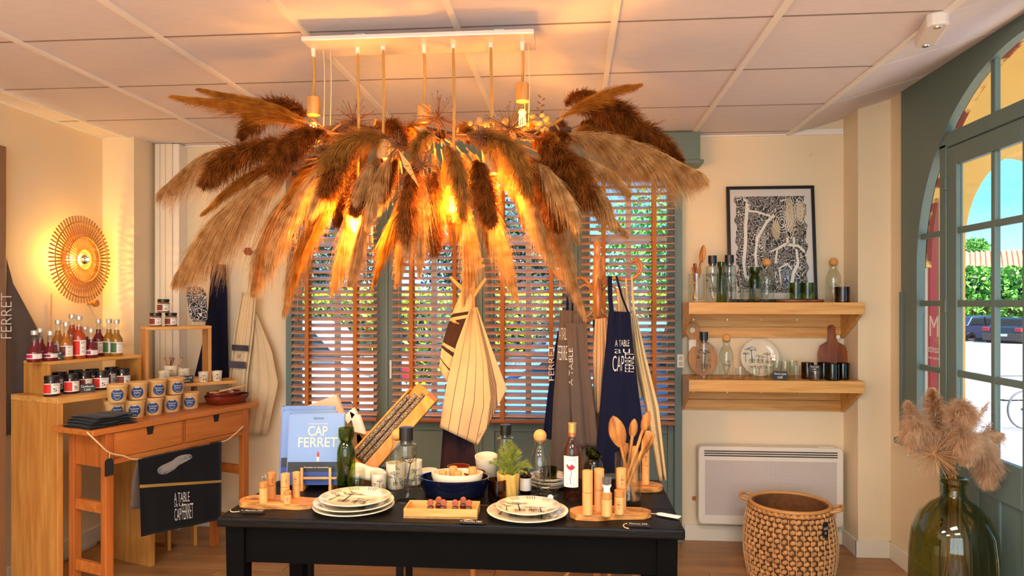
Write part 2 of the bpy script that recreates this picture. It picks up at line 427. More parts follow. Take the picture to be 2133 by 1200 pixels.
bx('ceiling_edge', m_tbar, XL, XL+.015, -2, 4.57, CEIL-.004, CEIL+.03, cl)
zs = lambda x: CEIL+(x-1.361)/(XR-1.361)*.155
for k, y in enumerate(GY[:-1]):
    y1 = y if k else 4.60
    MB().add([(1.373, y-.594, zs(1.373)), (XR+.03, y-.594, zs(XR+.03)), (XR+.03, y1-.006, zs(XR+.03)), (1.373, y1-.006, zs(1.373))], [(3,2,1,0)]).build('border_tile', m_ceil, cl, solid=.01)
    MB().add([(1.373, y-.606, zs(1.373)+.001), (XR+.03, y-.606, zs(XR+.03)+.001), (XR+.03, y-.594, zs(XR+.03)+.001), (1.373, y-.594, zs(1.373)+.001)], [(3,2,1,0)]).build('border_bar', m_tbar, cl, solid=.004)
bx('roof_slab', m_wall, -3.3, 2.1, -2.1, 4.75, 2.86, 3.0, cl)
wr_ = sempty('wall_rear', 'cream wall with an added unseen window behind the viewer')  # the window in this wall is invented to go with the rear fill light
for q in ((-3.2, -2.3, -.05, 2.86), (1.3, 2.1, -.05, 2.86), (-2.3, 1.3, -.05, .45), (-2.3, 1.3, 2.45, 2.86)): bx('wall_panel', m_wall, q[0], q[1], -2.1, -2.0, q[2], q[3], wr_)
for x in (-2.3, -1.1, .1, 1.27): bx('added_window_post', m_teal, x, x+.03, -2.08, -2.02, .45, 2.45, wr_)
for x in (-2.27, -1.07, .13): bx('pane', m_pane, x, x+1.14, -2.052, -2.048, .45, 2.45, wr_)
for lx, ly in ((-1.94, .9), (.46, .9), (-1.94, -.6), (.46, -.6)): bx('added_fill_housing', m_tbar, lx-.58, lx+.58, ly-.29, ly+.29, CEIL-.02, CEIL+.003, cl)  # unseen housings added around the overhead fill lamps

# ------------------------------------------------------------------ French windows in the back wall
hd = sempty('trim_2', 'teal boxed header above the French windows')
bx('header_box', m_teal, -1.95, .79, 4.40, 4.60, 2.40, CEIL-.006, hd, bevel=.004)
bx('header_moulding', m_teal, -1.96, .81, 4.385, 4.60, 2.375, 2.40, hd, bevel=.006)
edges = [wx(p, 4.55) for p in (598, 806, 1002, 1200, 1420)]
for k in range(4):
    a, b = edges[k], edges[k+1]
    w = sempty(f'window_{k+1}', 'teal painted French window leaf, ' + ('first', 'second', 'third', 'fourth')[k] + ' from the left')
    for q0, q1 in ((a+.002, a+.09), (b-.09, b-.002)): bx('stile', m_teal, q0, q1, 4.54, 4.60, .0, 2.39, w, bevel=.005)
    bx('top_rail', m_teal, a+.09, b-.09, 4.54, 4.60, 2.30, 2.39, w, bevel=.004)
    bx('bottom_rail', m_teal, a+.09, b-.09, 4.54, 4.60, .0, .14, w, bevel=.004)
    bx('lock_rail', m_teal, a+.09, b-.09, 4.54, 4.60, .68, .80, w, bevel=.004)
    bx('lower_panel', m_teal, a+.08, b-.08, 4.56, 4.585, .13, .69, w)
    mid = (a+b)/2
    bx('mullion', m_trimw, mid-.018, mid+.018, 4.555, 4.59, .80, 2.30, w, bevel=.004)
    for z in (1.175, 1.55, 1.925): bx('muntin', m_trimw, a+.09, b-.09, 4.558, 4.588, z-.014, z+.014, w)
    for z0, z1 in ((.8, 1.161), (1.189, 1.536), (1.564, 1.911), (1.939, 2.30)):
        for q0, q1 in ((a+.09, mid-.018), (mid+.018, b-.09)): bx('pane', m_pane, q0, q1, 4.571, 4.575, z0, z1, w)
    if k: bx('meeting_bead', m_teal, a-.012, a+.012, 4.528, 4.55, .0, 2.39, w, bevel=.003)
    MB().tube([(a+.03, 4.532, 1.02), (a+.03, 4.532, 1.14)], .008, 8).build('hinge', m_tbar, w)
bx('frame_post', m_teal, wx(1405, 4.50), wx(1421, 4.50), 4.50, 4.60, 0, 2.39, hd, bevel=.004)
bx('frame_post', m_teal, wx(595, 4.50), wx(607, 4.50), 4.50, 4.60, 0, 2.39, hd, bevel=.004)

# ------------------------------------------------------------------ wooden venetian blinds
YS = 4.46
which = ('leftmost', 'second from left', 'third from left', 'rightmost')
slat_me = {}
for k, (p0, p1, tapes) in enumerate(((609, 786, (642, 742)), (818, 988, (858, 948)), (1010, 1186, (1047, 1148)), (1211, 1405, (1257, 1362)))):
    a, b = wx(p0, YS), wx(p1, YS); wd = b-a
    bl_ = thing('venetian_blind', f'wooden slatted venetian blind with orange tapes, {which[k]} of the four', 'blind', ((a+b)/2, YS, 0), group='venetian blinds on the French windows')
    bx('headrail', m_rail, -wd/2-.01, wd/2+.01, -.035, .03, 2.285, 2.345, bl_, bevel=.004)
    bx('bottom_rail', m_rail, -wd/2, wd/2, -.026, .026, .752, .776, bl_, bevel=.004)
    sl = None
    for i in range(34):
        z = .80+i*.0438
        tilt = math.radians(27 if k != 1 else 24)+random.uniform(-.03, .03)
        if sl is None:
            sl = MB().grid(lambda u, v: (-wd/2+wd*u, -.025+.05*v, .002*math.sin(PI*v)), 1, 4).build('slat', m_slat, bl_, loc=(0, 0, z), rot=(tilt, 0, 0), solid=.003, smooth='all')
        else: copyobj(sl, bl_, (0, 0, z), (tilt, 0, random.uniform(-.002, .002)))
    for tp in tapes:
        tx = wx(tp, YS)-(a+b)/2
        for yy in (-.03, .029): bx('tape', m_tape, tx-.013, tx+.013, yy, yy+.001, .76, 2.29, bl_)
    for cx_, zb in ((-wd/2+.05, 1.42), (wd/2-.06, 1.36)):
        c = MB().tube([(cx_, -.037, 2.29), (cx_, -.037, zb)], .0012, 5).build('pull_cord', m_twine, bl_)
        MB().lathe([(0, .03), (.005, .028), (.009, .005), (.008, 0), (0, 0)], 10, (cx_, -.037, zb-.028)).build('tassel', m_rail, c, smooth=True)

# ------------------------------------------------------------------ arched door in the right wall
YC, ZC, RA = 3.05, 1.71, .99
archz = lambda y: ZC+math.sqrt(max(0, RA*RA-(y-YC)**2))
wr = sempty('wall_right', 'cream and teal right wall around the arched door')
bx('wall_panel', m_wall, XR, XR+.12, 4.19, 4.70, -.05, 2.82, wr)
bx('wall_panel', m_wall, XR, XR+.12, 3.735, 4.19, -.05, .72, wr)
bx('wall_panel', m_wall, XR, XR+.12, -2, 1.9, -.05, 2.82, wr)
mb = MB(); N = 48
ys = [YC-RA+2*RA*(.5-.5*math.cos(PI*i/N)) for i in range(N+1)]
for i in range(N):
    q = [(ys[i], archz(ys[i])), (ys[i+1], archz(ys[i+1])), (ys[i+1], 2.84), (ys[i], 2.84)]
    mb.prism(q, XR-.012, XR+.028, lambda a, b, h: (h, a, b))
mb.box(XR-.012, XR+.028, YC+RA, 4.19, .72, 2.84); mb.box(XR-.012, XR+.028, 1.9, YC-RA, 0, 2.84)
mb.build('teal_surround', m_teal, wr)
bx('window_sill', m_teal, XR-.05, XR+.12, 3.735, 4.20, .715, .75, wr, bevel=.006)
bx('skirting_board', m_trimw, XR-.015, XR, 3.735, 4.347, 0, .10, wr, bevel=.003)
bx('edge_bead', m_teal, XR-.022, XR, 4.165, 4.19, .75, 1.58, wr)
dr = sempty('door_1', 'teal arched glazed double door with sidelight and lunette')
def arcring(mb, r0, r1, x0, x1, zlow, n=40):
    pts = [(YC+RA, zlow)]
    ang = [PI*i/n for i in range(n+1)]
    A = [(YC+r1*math.cos(t), ZC+r1*math.sin(t)) for t in ang]; B = [(YC+r0*math.cos(t), ZC+r0*math.sin(t)) for t in ang]
    A = [(YC+r1, zlow)]+A+[(YC-r1, zlow)]; B = [(YC+r0, zlow)]+B+[(YC-r0, zlow)]
    for i in range(len(A)-1):
        mb.prism([A[i], A[i+1], B[i+1], B[i]], x0, x1, lambda a, b, h: (h, a, b))
    return mb
arcring(MB(), RA-.05, RA, XR-.02, XR+.025, .74).build('arch_frame', m_teal, dr)
inr = RA-.05
inz = lambda y: ZC+math.sqrt(max(0, inr*inr-(y-YC)**2))
bx('transom', m_teal, XR-.012, XR+.028, YC-.75, YC+.75, 2.30, 2.372, dr, bevel=.005)
for s in (1, -1):
    f = lambda y: YC+s*(y-YC)
    yy = sorted((f(3.77), f(3.708))); bx('post', m_teal, XR-.012, XR+.028, yy[0], yy[1], 0, 2.32, dr, bevel=.004)
    yy = sorted((f(3.344), f(3.31))); bx('lunette_bar', m_teal, XR-.004, XR+.022, yy[0], yy[1], 2.37, inz(3.31)+.01, dr, bevel=.004)
    # lunette pane and sidelight panes
    for (q0, q1) in ((3.344, 3.70), (3.0 if s > 0 else 3.05, 3.31)):
        n = 14; Y = [q0+(q1-q0)*i/n for i in range(n+1)]
        poly = [(f(y), 2.37) for y in Y]+[(f(y), max(2.372, inz(y))) for y in reversed(Y)]
        MB().prism(poly, XR+.014, XR+.017, lambda a, b, h: (h, a, b)).build('pane', m_pane, dr)
    for (z0, z1) in ((.75, 1.155), (1.183, 1.50), (1.53, 1.86), (1.89, 2.29)):
        n = 8; Z = [z0+(z1-z0)*i/n for i in range(n+1)]
        edge = lambda z: YC+(math.sqrt(max(0, inr*inr-(z-ZC)**2)) if z > ZC else inr)
        poly = [(f(3.77), z0)]+[(f(max(3.771, edge(z))), z) for z in Z]+[(f(3.77), z1)]
        MB().prism(poly, XR+.014, XR+.017, lambda a, b, h: (h, a, b)).build('pane', m_pane, dr)
        if z0 > 1:
            e = edge(z0-.014); yy = sorted((f(3.77), f(e+.01))); bx('muntin', m_teal, XR-.004, XR+.022, yy[0], yy[1], z0-.03, z0, dr, bevel=.004)
    if s < 0: yy = sorted((f(3.77), f(4.0))); bx('sill_panel', m_wall, XR, XR+.1, yy[0], yy[1], 0, .74, dr)
    # door leaf
    def fb(name, y0, y1, z0, z1, m=m_teal, x0=-.008, x1=.026, **kw):
        y = sorted((f(y0), f(y1))); return bx(name, m, XR+x0, XR+x1, y[0], y[1], z0, z1, dr, **kw)
    fb('stile', 3.705, 3.62, .01, 2.296, bevel=.005); fb('stile', 3.115, 3.052, .01, 2.296, bevel=.005)
    fb('top_rail', 3.62, 3.115, 2.20, 2.296, bevel=.005); fb('middle_rail', 3.62, 3.115, .64, .82, bevel=.005); fb('bottom_rail', 3.62, 3.115, .01, .16, bevel=.005)
    fb('lower_panel', 3.60, 3.13, .15, .66, x0=.006, x1=.02)
    for y in (3.46, 3.29): fb('panel_batten', y+.012, y-.012, .16, .64, x0=-.002, x1=.02, bevel=.003)
    fb('glazing_bar', 3.344, 3.312, .82, 2.20, x0=-.004, x1=.024, bevel=.006)
    for z in (1.17, 1.515, 1.875): fb('muntin', 3.62, 3.115, z-.016, z+.016, x0=-.003, x1=.022, bevel=.005)
    for z0, z1 in ((.82, 1.154), (1.186, 1.499), (1.531, 1.859), (1.891, 2.20)):
        for q0, q1 in ((3.62, 3.344), (3.312, 3.115)): fb('pane', q0, q1, z0, z1, m_pane, .012, .015)
    for z in (.55, 1.5, 2.12): fb('hinge', 3.715, 3.70, z-.035, z+.035, x0=-.02, x1=0, bevel=.004)
# lettering stuck on the sidelight glass, read from the street side
m_sticker = mat('sticker_white', 'f2efe8', .5)
prep_texts([('CAP', 0, 1), ('FERRET', 0, 1), ('A TABLE', -.012, 1), ('au', -.015, 1), ('CAP ', -.012, 1), ('FERRET ', -.012, 1), ('Mazette!', 0, 1), ('M', 0, 1), ('Concept store', 0, 1), ('UNE JOURNEE', 0, 1), ('EDITIONS', 0, 1),
            ('Recettes et rencontres', 0, 1), ('SIROP\nBIO\n5,50€', 0, 1.1), ('Confitures\n7,50€', 0, 1.1), ('Verres à pied\n6,50€', 0, 1.1), ('Tasses 12€\nla paire', 0, 1.1), ('Corbeille 59€\nGrand', 0, 1.1), ('Verre à pied', 0, 1), ('Planche 39€', 0, 1),
            ('SIROP', 0, 1), ('FRAISE\n&\nMENTHE', 0, 1.1), ('CONFITURE', 0, 1), ('RILLETTES', 0, 1), ('ROSÉ', 0, 1), ('COTES\nD\'ESTEY', 0, 1), ('La maison', 0, 1), ('LE\nBEAU\nSEL', 0, 1.05), ('5', 0, 1), ('Tartinade\nfraîche', 0, 1.1)])
fn = lambda a, b: (XR+.0125, a, b)
mb = MB(); put_text(mb, 'M', fn, 3.83, 3.92, 1.34, 1.45); put_text(mb, 'Mazette!', fn, 3.79, 3.95, 1.255, 1.295); put_text(mb, 'Concept store', fn, 3.80, 3.94, 1.215, 1.235)
mb.build('glass_lettering', m_sticker, dr)
# emergency light on the ceiling
el = thing('emergency_light', 'white emergency light unit fixed to the ceiling near the arched door', 'ceiling light', (W(1940, 52, z=CEIL).x, W(1940, 52, z=CEIL).y, CEIL-.045), rz=math.radians(75))
p = [(-.13, -.022), (-.11, -.038), (.11, -.038), (.13, -.022), (.13, .022), (.11, .038), (-.11, .038), (-.13, .022)]
MB().prism(p, 0, .05).build('housing', mat('white_plastic', 'e2dcd6', .4), el, bevel=.008)
for x in (-.1, .1): MB().lathe([(0, -.004), (.012, -.004), (.014, .002), (0, .002)], 16, (x, 0, 0)).build('screw_cap', m_steel, el, smooth=True)
# brown panel at the very left
lp = struct(bx('door_2', mat('brown_panel', '8c6a4c', .6, var=.08), XL, XL+.05, 2.2, wyr(14, XL+.05), 0, 2.34, bevel=.005), 'brown door panel on the left wall at the edge of the view')
# ------------------------------------------------------------------ outdoors
m_asph = mat('asphalt', '86848a', .9, var=.12, vscale=4)
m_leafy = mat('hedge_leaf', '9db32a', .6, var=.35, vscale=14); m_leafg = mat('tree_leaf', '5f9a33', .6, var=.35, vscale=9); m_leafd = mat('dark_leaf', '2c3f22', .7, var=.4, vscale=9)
m_ext = mat('ochre_render', 'e6c06e', .9, var=.05, vscale=4)
g = MB().add([(-30, 4.72, -.14), (2.1, 4.72, -.14), (2.1, -6, -.14), (60, -6, -.14), (60, 14, -.30), (60, 80, -.85), (-30, 80, -.85), (-30, 14, -.14), (2.1, 14, -.2)],
             [(0, 1, 8, 7), (1, 2, 3, 4), (1, 4, 8), (7, 8, 5, 6), (8, 4, 5)]).build('ground', m_asph); struct(g, 'sunlit pale asphalt outside')
for i, (a, b) in enumerate((((7.5, 13.0), (13.5, 14.2)), ((9.0, 17.5), (19, 19.5)))):
    d = Vector((b[0]-a[0], b[1]-a[1], 0)).normalized(); nrm = Vector((-d.y, d.x, 0))*.12
    A, B = Vector((*a, -.2)), Vector((*b, -.25)); mb = MB()
    za = lambda p: -.14-.71*max(0, p.y-14)/66-.10*min(1, max(0, (p.y-4.7)/9.3))+.06
    mb.add([Vector((q.x, q.y, za(q))) for q in (A-nrm, B-nrm, B+nrm, A+nrm)], [(0,1,2,3)]).build('road_line', m_white, g, solid=.01)
def leaves(mb, c, rad, n, size, seed, shell=.6):
    r = np.random.default_rng(seed)
    d = r.normal(size=(n, 3)); d /= np.linalg.norm(d, axis=1)[:, None]
    rr = (shell+(1-shell)*r.random(n))[:, None]
    p = np.array(c)+d*rr*np.array(rad)
    a = r.normal(size=(n, 3)); a /= np.linalg.norm(a, axis=1)[:, None]
    b = np.cross(a, r.normal(size=(n, 3))); b /= np.linalg.norm(b, axis=1)[:, None]
    a *= size*(.6+.8*r.random((n, 1))); b *= size*.5
    vs = np.stack([p-a, p-b*.8, p+a, p+b*.8], 1).reshape(-1, 3)
    o = len(mb.v); mb.v += [tuple(q) for q in vs]; mb.f += [(o+4*i, o+4*i+1, o+4*i+2, o+4*i+3) for i in range(n)]
def hedge(name, label, cat, x0, x1, y0, y1, z1, m, n, size, seed):
    h = thing(name, label, cat, ((x0+x1)/2, (y0+y1)/2, -.15)); w, d = (x1-x0)/2, (y1-y0)/2
    r = random.Random(seed)
    def fnn(u, v):
        a = 2*PI*u; s = math.sin(PI*v)**.25 if 0 < v < 1 else 0
        ca, sa = math.cos(a), math.sin(a); k = 1/max(abs(ca), abs(sa))**.8
        return (w*.95*ca*k*s, d*.9*sa*k*s, (z1+.12)*v+r.uniform(-.06, .06)*(0 < v < 1))
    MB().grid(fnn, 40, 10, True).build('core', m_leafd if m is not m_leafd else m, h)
    mb = MB(); rg = np.random.default_rng(seed)
    nn = n; P = np.stack([rg.uniform(-w, w, nn), rg.choice([-d, d], nn, p=[.8, .2])+rg.normal(0, .07, nn), rg.uniform(0, z1+.15, nn)], 1)
    top = rg.random(nn) < .3; P[top, 1] = rg.uniform(-d, d, top.sum()); P[top, 2] = z1+.12+rg.normal(0, .07, top.sum())
    a = rg.normal(size=(nn, 3)); a /= np.linalg.norm(a, axis=1)[:, None]; b = np.cross(a, rg.normal(size=(nn, 3))); b /= np.linalg.norm(b, axis=1)[:, None]
    a *= size; b *= size*.5
    vs = np.stack([P-a, P-b, P+a, P+b], 1).reshape(-1, 3)
    mb.v = [tuple(q) for q in vs]; mb.f = [(4*i, 4*i+1, 4*i+2, 4*i+3) for i in range(nn)]
    o = mb.build('foliage', m, h); o['kind'] = 'stuff'; return h
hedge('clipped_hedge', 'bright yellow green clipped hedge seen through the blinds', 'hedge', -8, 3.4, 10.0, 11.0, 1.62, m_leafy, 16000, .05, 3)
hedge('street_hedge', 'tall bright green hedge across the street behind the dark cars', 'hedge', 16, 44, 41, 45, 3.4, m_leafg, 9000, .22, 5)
def tree(name, label, x, y, h, rad, m, n, size, seed):
    t = thing(name, label, 'tree', (x, y, -.3)); MB().tube([(0, 0, 0), (.1, 0, h*.5), (0, .1, h*.8)], [.2, .15, .08], 8).build('trunk', m_darkwood, t)
    mb = MB(); leaves(mb, (0, 0, h-rad*.4), (rad, rad, rad*.8), n, size, seed, .35); o = mb.build('crown', m, t); o['kind'] = 'stuff'; return t
tree('broadleaf_tree', 'dark green tree behind the hedge, seen through the left window leaf', -5.6, 14.5, 3.6, 2.0, m_leafd, 9000, .075, 1)
tree('broadleaf_tree', 'dark green tree behind the hedge, seen between the hanging plumes', -1.5, 15.5, 3.4, 1.9, m_leafd, 9000, .075, 2)
tree('broadleaf_tree', 'light green tree seen through the rightmost window leaf', 2.3, 13.4, 3.4, 2.0, m_leafg, 9000, .07, 4)
tree('broadleaf_tree', 'small tree top showing above the tiled roof', W(2030, 520, t=80).x, W(2030, 520, t=80).y, 8.6, 1.6, m_leafg, 2500, .2, 6)
def car(label, body, x, y, rz, z=-.14, lights='b0202a'):
    c = thing('parked_car', label, 'car', (x, y, z), rz, 'cars parked outside')
    mp = mat('car_paint', body, .25, coat=.6); prof = [(-2.0, .3), (-2.05, .7), (-1.95, .98), (-1.45, 1.0), (-1.1, 1.4), (-.3, 1.47), (.5, 1.42), (1.05, 1.02), (1.85, .88), (2.03, .6), (2.0, .3)]
    MB().prism(prof, -.85, .85, lambda a, b, h: (a, h*(1-.12*max(0, b-.95)/.5), b)).build('body', mp, c, bevel=.05, segs=2)
    gm = mat('car_glass', '1b2226', .1)
    for s in (-1, 1):
        MB().prism([(-1.3, 1.02), (-1.02, 1.33), (-.35, 1.38), (-.35, 1.02)], .80, .83, lambda a, b, h: (a, s*(h+.01-.1*(b-1)), b)).build('side_window', gm, c)
        MB().prism([(-.28, 1.02), (-.28, 1.38), (.42, 1.34), (.85, 1.02)], .80, .83, lambda a, b, h: (a, s*(h+.01-.1*(b-1)), b)).build('side_window', gm, c)
        bx('tail_light', mat('tail_light', lights, .3), -2.07, -1.93, min(s*.84, s*.55), max(s*.84, s*.55), .78, .95, c, bevel=.02)
        for wx_ in (-1.25, 1.25):
            w = MB().tube([(wx_, s*.70, .31), (wx_, s*.88, .31)], .31, 20).build('wheel', m_blackp, c); MB().tube([(wx_, s*.86, .31), (wx_, s*.89, .31)], .19, 14).build('hub', m_steel, w)
    bx('rear_window', gm, -1.5, -1.47, -.62, .62, 1.02, 1.32, c, rot=None); bx('windscreen', gm, .72, .76, -.65, .65, 1.06, 1.36, c)
    bx('number_plate', m_white, -2.08, -2.05, -.25, .25, .55, .66, c); return c
car('bright blue car parked close behind the blinds', '5a95dc', .45, 7.5, math.radians(182))
car('white car with red tail light parked beyond the left window', 'e4e2de', -4.0, 8.2, math.radians(190))
p = W(2040, 716, t=36); car('dark blue car parked across the street, left of the two', '1d2740', p.x-.2, p.y, math.radians(20), p.z)
p = W(2131, 722, t=34); car('black car cut by the edge of the view across the street', '15161a', p.x, p.y, math.radians(35), p.z)
# picket fence beyond the right leaf
pf = thing('picket_fence', 'pale picket fence beyond the rightmost window leaf', 'fence', (1.7, 9.0, -.14))
pk = bx('picket', mat('fence_paint', 'cfa58e', .7), -.03, .03, -.01, .01, 0, 1.1, pf, loc=(-.55, 0, 0))
for i in range(1, 12): copyobj(pk, pf, (-.55+i*.1, 0, 0))
for z in (.3, .9): bx('fence_rail', m_trimw, -.6, .6, .012, .04, z, z+.08, pf)
# house across the street
hp = W(2075, 600, t=62)
hs = thing('tiled_house', 'pale house with terracotta roof and blue eaves beyond the hedge', 'house', (hp.x, hp.y, -.8), math.radians(-28))
bx('wall', mat('house_wall', 'a9c2cf', .8), -9, 9, 0, 8, 0, 4.9, hs)
bx('eaves', mat('blue_fascia', '5a93c8', .6), -9.6, 9.6, -.6, -.4, 4.85, 5.15, hs)
m_tiles = mat('roof_tile', 'cf8a5a', .8, var=.2, vscale=1)
MB().add([(-9.6, -.6, 5.1), (9.6, -.6, 5.1), (9.6, 4, 7.0), (-9.6, 4, 7.0)], [(0,1,2,3)]).build('roof', m_tiles, hs, solid=.1)
rt = MB().tube([(0, -.62, 5.17), (0, 4, 7.08)], .13, 6).build('roof_tile_row', m_tiles, hs, loc=(-9.4, 0, 0))
for i in range(1, 48): copyobj(rt, hs, (-9.4+i*.4, 0, 0))
# porch outside the arched door: end wall with its own arch
pc = sempty('wall_porch', 'ochre porch wall with an arch outside the door')
XC, AX, BZ, ZS = 2.95, .42, .60, 1.90
az = lambda x: ZS+BZ*math.sqrt(max(0, 1-((x-XC)/AX)**2))
xs = [XC-AX*math.cos(PI*i/40) for i in range(41)]
mb = MB()
for i in range(40): mb.prism([(xs[i], az(xs[i])), (xs[i+1], az(xs[i+1])), (xs[i+1], 4), (xs[i], 4)], 4.75, 5.05, lambda a, b, h: (a, h, b))
mb.box(2.02, XC-AX, 4.75, 5.05, -.2, 4); mb.box(XC+AX, 4.2, 4.75, 5.05, -.2, 4); mb.build('arch_wall', m_ext, pc)
bx('porch_ceiling', m_ext, 2.02, 4.2, -1, 5.05, 3.15, 3.3, pc)
bx('porch_floor', mat('porch_floor', 'b9ac98', .8), 2.1, 4.2, -1, 5.05, -.13, -.08, pc)
m_peel = mk('peeling_reveal'); _n, _l, _p = m_peel[1:]
_, _cr = noise_ramp(_n, _l, lin('7e3320'), lin('e6c06e'), 9, (1,1,1), 8, .46, .54); _l.new(_cr.outputs[0], _p.inputs['Base Color']); _p.inputs['Roughness'].default_value = .9
arcring(MB(), RA-.045, RA+.04, XR+.032, XR+.06, ZC).build('arch_reveal', m_peel[0], pc)
q0, q1, q2 = wx(1906, 4.74), wx(1930, 4.74), wx(1944, 4.74)
bx('white_board', m_white, 2.03, q1, 4.72, 4.749, -.08, 2.6, pc)
bx('red_board', mat('red_paint', 'a32a30', .5), q1, q2, 4.70, 4.749, -.08, 2.6, pc, bevel=.004)
bx('brown_board', m_darkwood, q2, q2+.02, 4.71, 4.749, -.08, 2.6, pc)
# bicycle wheel by the kerb
bp = W(2136, 850, t=9.3)
bw = thing('bicycle_wheel', 'front wheel of a bicycle parked outside the door', 'bicycle', (bp.x, bp.y, -.17))
MB().tube([(.25*math.cos(2*PI*i/40), .05*math.cos(2*PI*i/40), .27+.25*math.sin(2*PI*i/40)) for i in range(40)], .014, 8, True).build('tyre', mat('tyre', '55565a', .6), bw)
for i in range(14):
    a = 2*PI*i/14; MB().tube([(0, 0, .27), (.24*math.cos(a), .048*math.cos(a), .27+.24*math.sin(a))], .002, 4).build('spoke', m_steel, bw)
MB().tube([(-.05, 0, .27), (.08, .02, .26), (.3, .05, .30)], .014, 8).build('fork', m_blackp, bw)
# ------------------------------------------------------------------ left: console table, oak boxes and what stands on them
FC = Vector((-2.299, 3.195, 0)); AD = Vector((.342, .940, 0)).normalized(); BD = Vector((-AD.y, AD.x, 0)); RC = math.atan2(AD.y, AD.x)
def CF(a, b, z=0): return FC+AD*a+BD*b+Vector((0, 0, z))
def CFpx(px, b, z=0):
    """place on the line b=const of the console frame that is seen in column px"""
    u = (px-1066.5)/F_PX; d = Vector((-_s+u*_c, _c+u*_s, 0)); o = FC+BD*b
    # o + a*AD = t*d
    det = AD.x*-d.y+AD.y*d.x; a = (-o.x*-d.y+-o.y*d.x)/det
    return CF(a, b, z)
def CFW(px, py, b):
    p = CFpx(px, b); t = -_s*p.x+_c*p.y
    return Vector((p.x, p.y, CAM_Z+(630-py)/F_PX*t))
ct = thing('console_table', 'narrow reddish pine console table with two drawers', 'table', FC, RC)
L, D, ZT = 1.074, .31, .90
bx('table_top', m_console, 0, L, 0, D, ZT-.028, ZT, ct, bevel=.004)
for x in (.075, L-.115):
    for y in (.012, D-.052): bx('leg', m_consz, x, x+.042, y, y+.04, 0, ZT-.028, ct, bevel=.003)
    for z in (.16, .47): bx('stretcher', m_console, x+.008, x+.034, .052, D-.052, z, z+.055, ct, bevel=.003)
    bx('side_apron', m_consz, x+.01, x+.03, .052, D-.052, .70, ZT-.028, ct)
bx('front_rail', m_console, .117, L-.115, .018, .04, .712, .74, ct, bevel=.002)
bx('back_apron', m_console, .117, L-.115, D-.035, D-.015, .70, ZT-.028, ct)
bx('divider', m_consz, L/2-.012, L/2+.012, .02, .05, .74, ZT-.028, ct)
m_notch = mat('drawer_notch', '1c0e08', .8)
for x0, x1 in ((.12, L/2-.014), (L/2+.014, L-.118)):
    d = bx('drawer', m_console, x0, x1, .014, .20, .743, ZT-.031, ct, bevel=.002); xm = (x0+x1)/2
    MB().prism([(xm-.022, ZT-.032), (xm+.022, ZT-.032), (xm+.015, ZT-.072), (xm-.015, ZT-.072)], .0125, .02, lambda a, b, h: (a, h, b)).build('finger_notch', m_notch, d)
    for i in range(7):
        for xx in (x0+.001, x1-.008): bx('dovetail', m_consz, xx, xx+.007, .0132, .02, .75+i*.0165, .757+i*.0165, d)
# tall oak bench behind the console
def bench(name, label, loc, rz, x1, d, z1, th, cat='bench', z0=0, legs=None, bottom=False, ly=.001):
    b = thing(name, label, cat, loc, rz); lg = legs or (0, x1-th)
    bx('top_board', m_oak, 0, x1, 0, d, z1-th, z1, b, bevel=.003)
    for x in lg: bx('end_panel', m_oakz, x, x+th, ly, d-.001, z0, z1-th, b, bevel=.003)
    if bottom: bx('bottom_board', m_oak, th, x1-th, .001, d-.001, z0, z0+th, b, bevel=.003)
    return b
bench('display_bench', 'tall oak waterfall bench carrying jars behind the console', CF(.03, .315), RC, .56, .39, 1.035, .03)
bench('display_riser', 'low oak riser box carrying syrup bottles', CF(.09, .49, 1.035), RC, .545, .21, .174, .018, 'riser')
RB = math.atan2(.32, .35)
bench('display_bench', 'small oak bench with cups in the corner behind the terracotta dishes', (-2.45, 3.93, 0), RB, .475, .2, 1.03, .02, legs=(.1, .25), ly=.12)
PB = lambda x, y, z=1.03: Vector((-2.45, 3.93, z))+Vector((math.cos(RB), math.sin(RB), 0))*x+Vector((-math.sin(RB), math.cos(RB), 0))*y
bench('display_box', 'square open oak frame box under the honey jars', PB(-.035, .04), RB, .37, .15, .345, .02, 'box', bottom=True)

# syrup bottles
m_capm = mat('silver_cap', 'd8d2c6', .3, .6)
def liquid(name, col): return mat(name, col, .12, coat=.5)
L_RED, L_AMB, L_ORG, L_GRN = liquid('red_syrup', '6b1420'), liquid('amber_syrup', 'a8651c'), liquid('orange_syrup', 'a83c12'), liquid('golden_syrup', '9a6a1c')
def mcol(h): return mat('label_'+h, h, .6)
LB = {k: mcol(v) for k, v in dict(pink='c2185b', purple='8e1f4f', red='d1281f', green='3f6b3a', brown='7a3320').items()}
def label_on(parent, r, z0, z1, lab, txt, num=None, w=1.25):
    mb = MB(); cyl_patch(mb, r+.0008, -w, w, z0, z1, 14); o = mb.build('label', m_paper, parent, smooth='all')
    mb = MB(); cyl_patch(mb, r+.0012, -w+.05, -.12, z0+.004, z1-.004, 8); mb.build('label_band', lab, o, smooth='all')
    f = cyl(r+.0012, 0); h = z1-z0; mb = MB()
    put_text(mb, txt, f, r*.08, r*.75, z1-h*.22, z1-h*.10)
    put_text(mb, num or 'FRAISE\n&\nMENTHE', f, r*.12, r*.62, z0+h*.2, z0+h*.55); mb.build('lettering', m_ink, o)
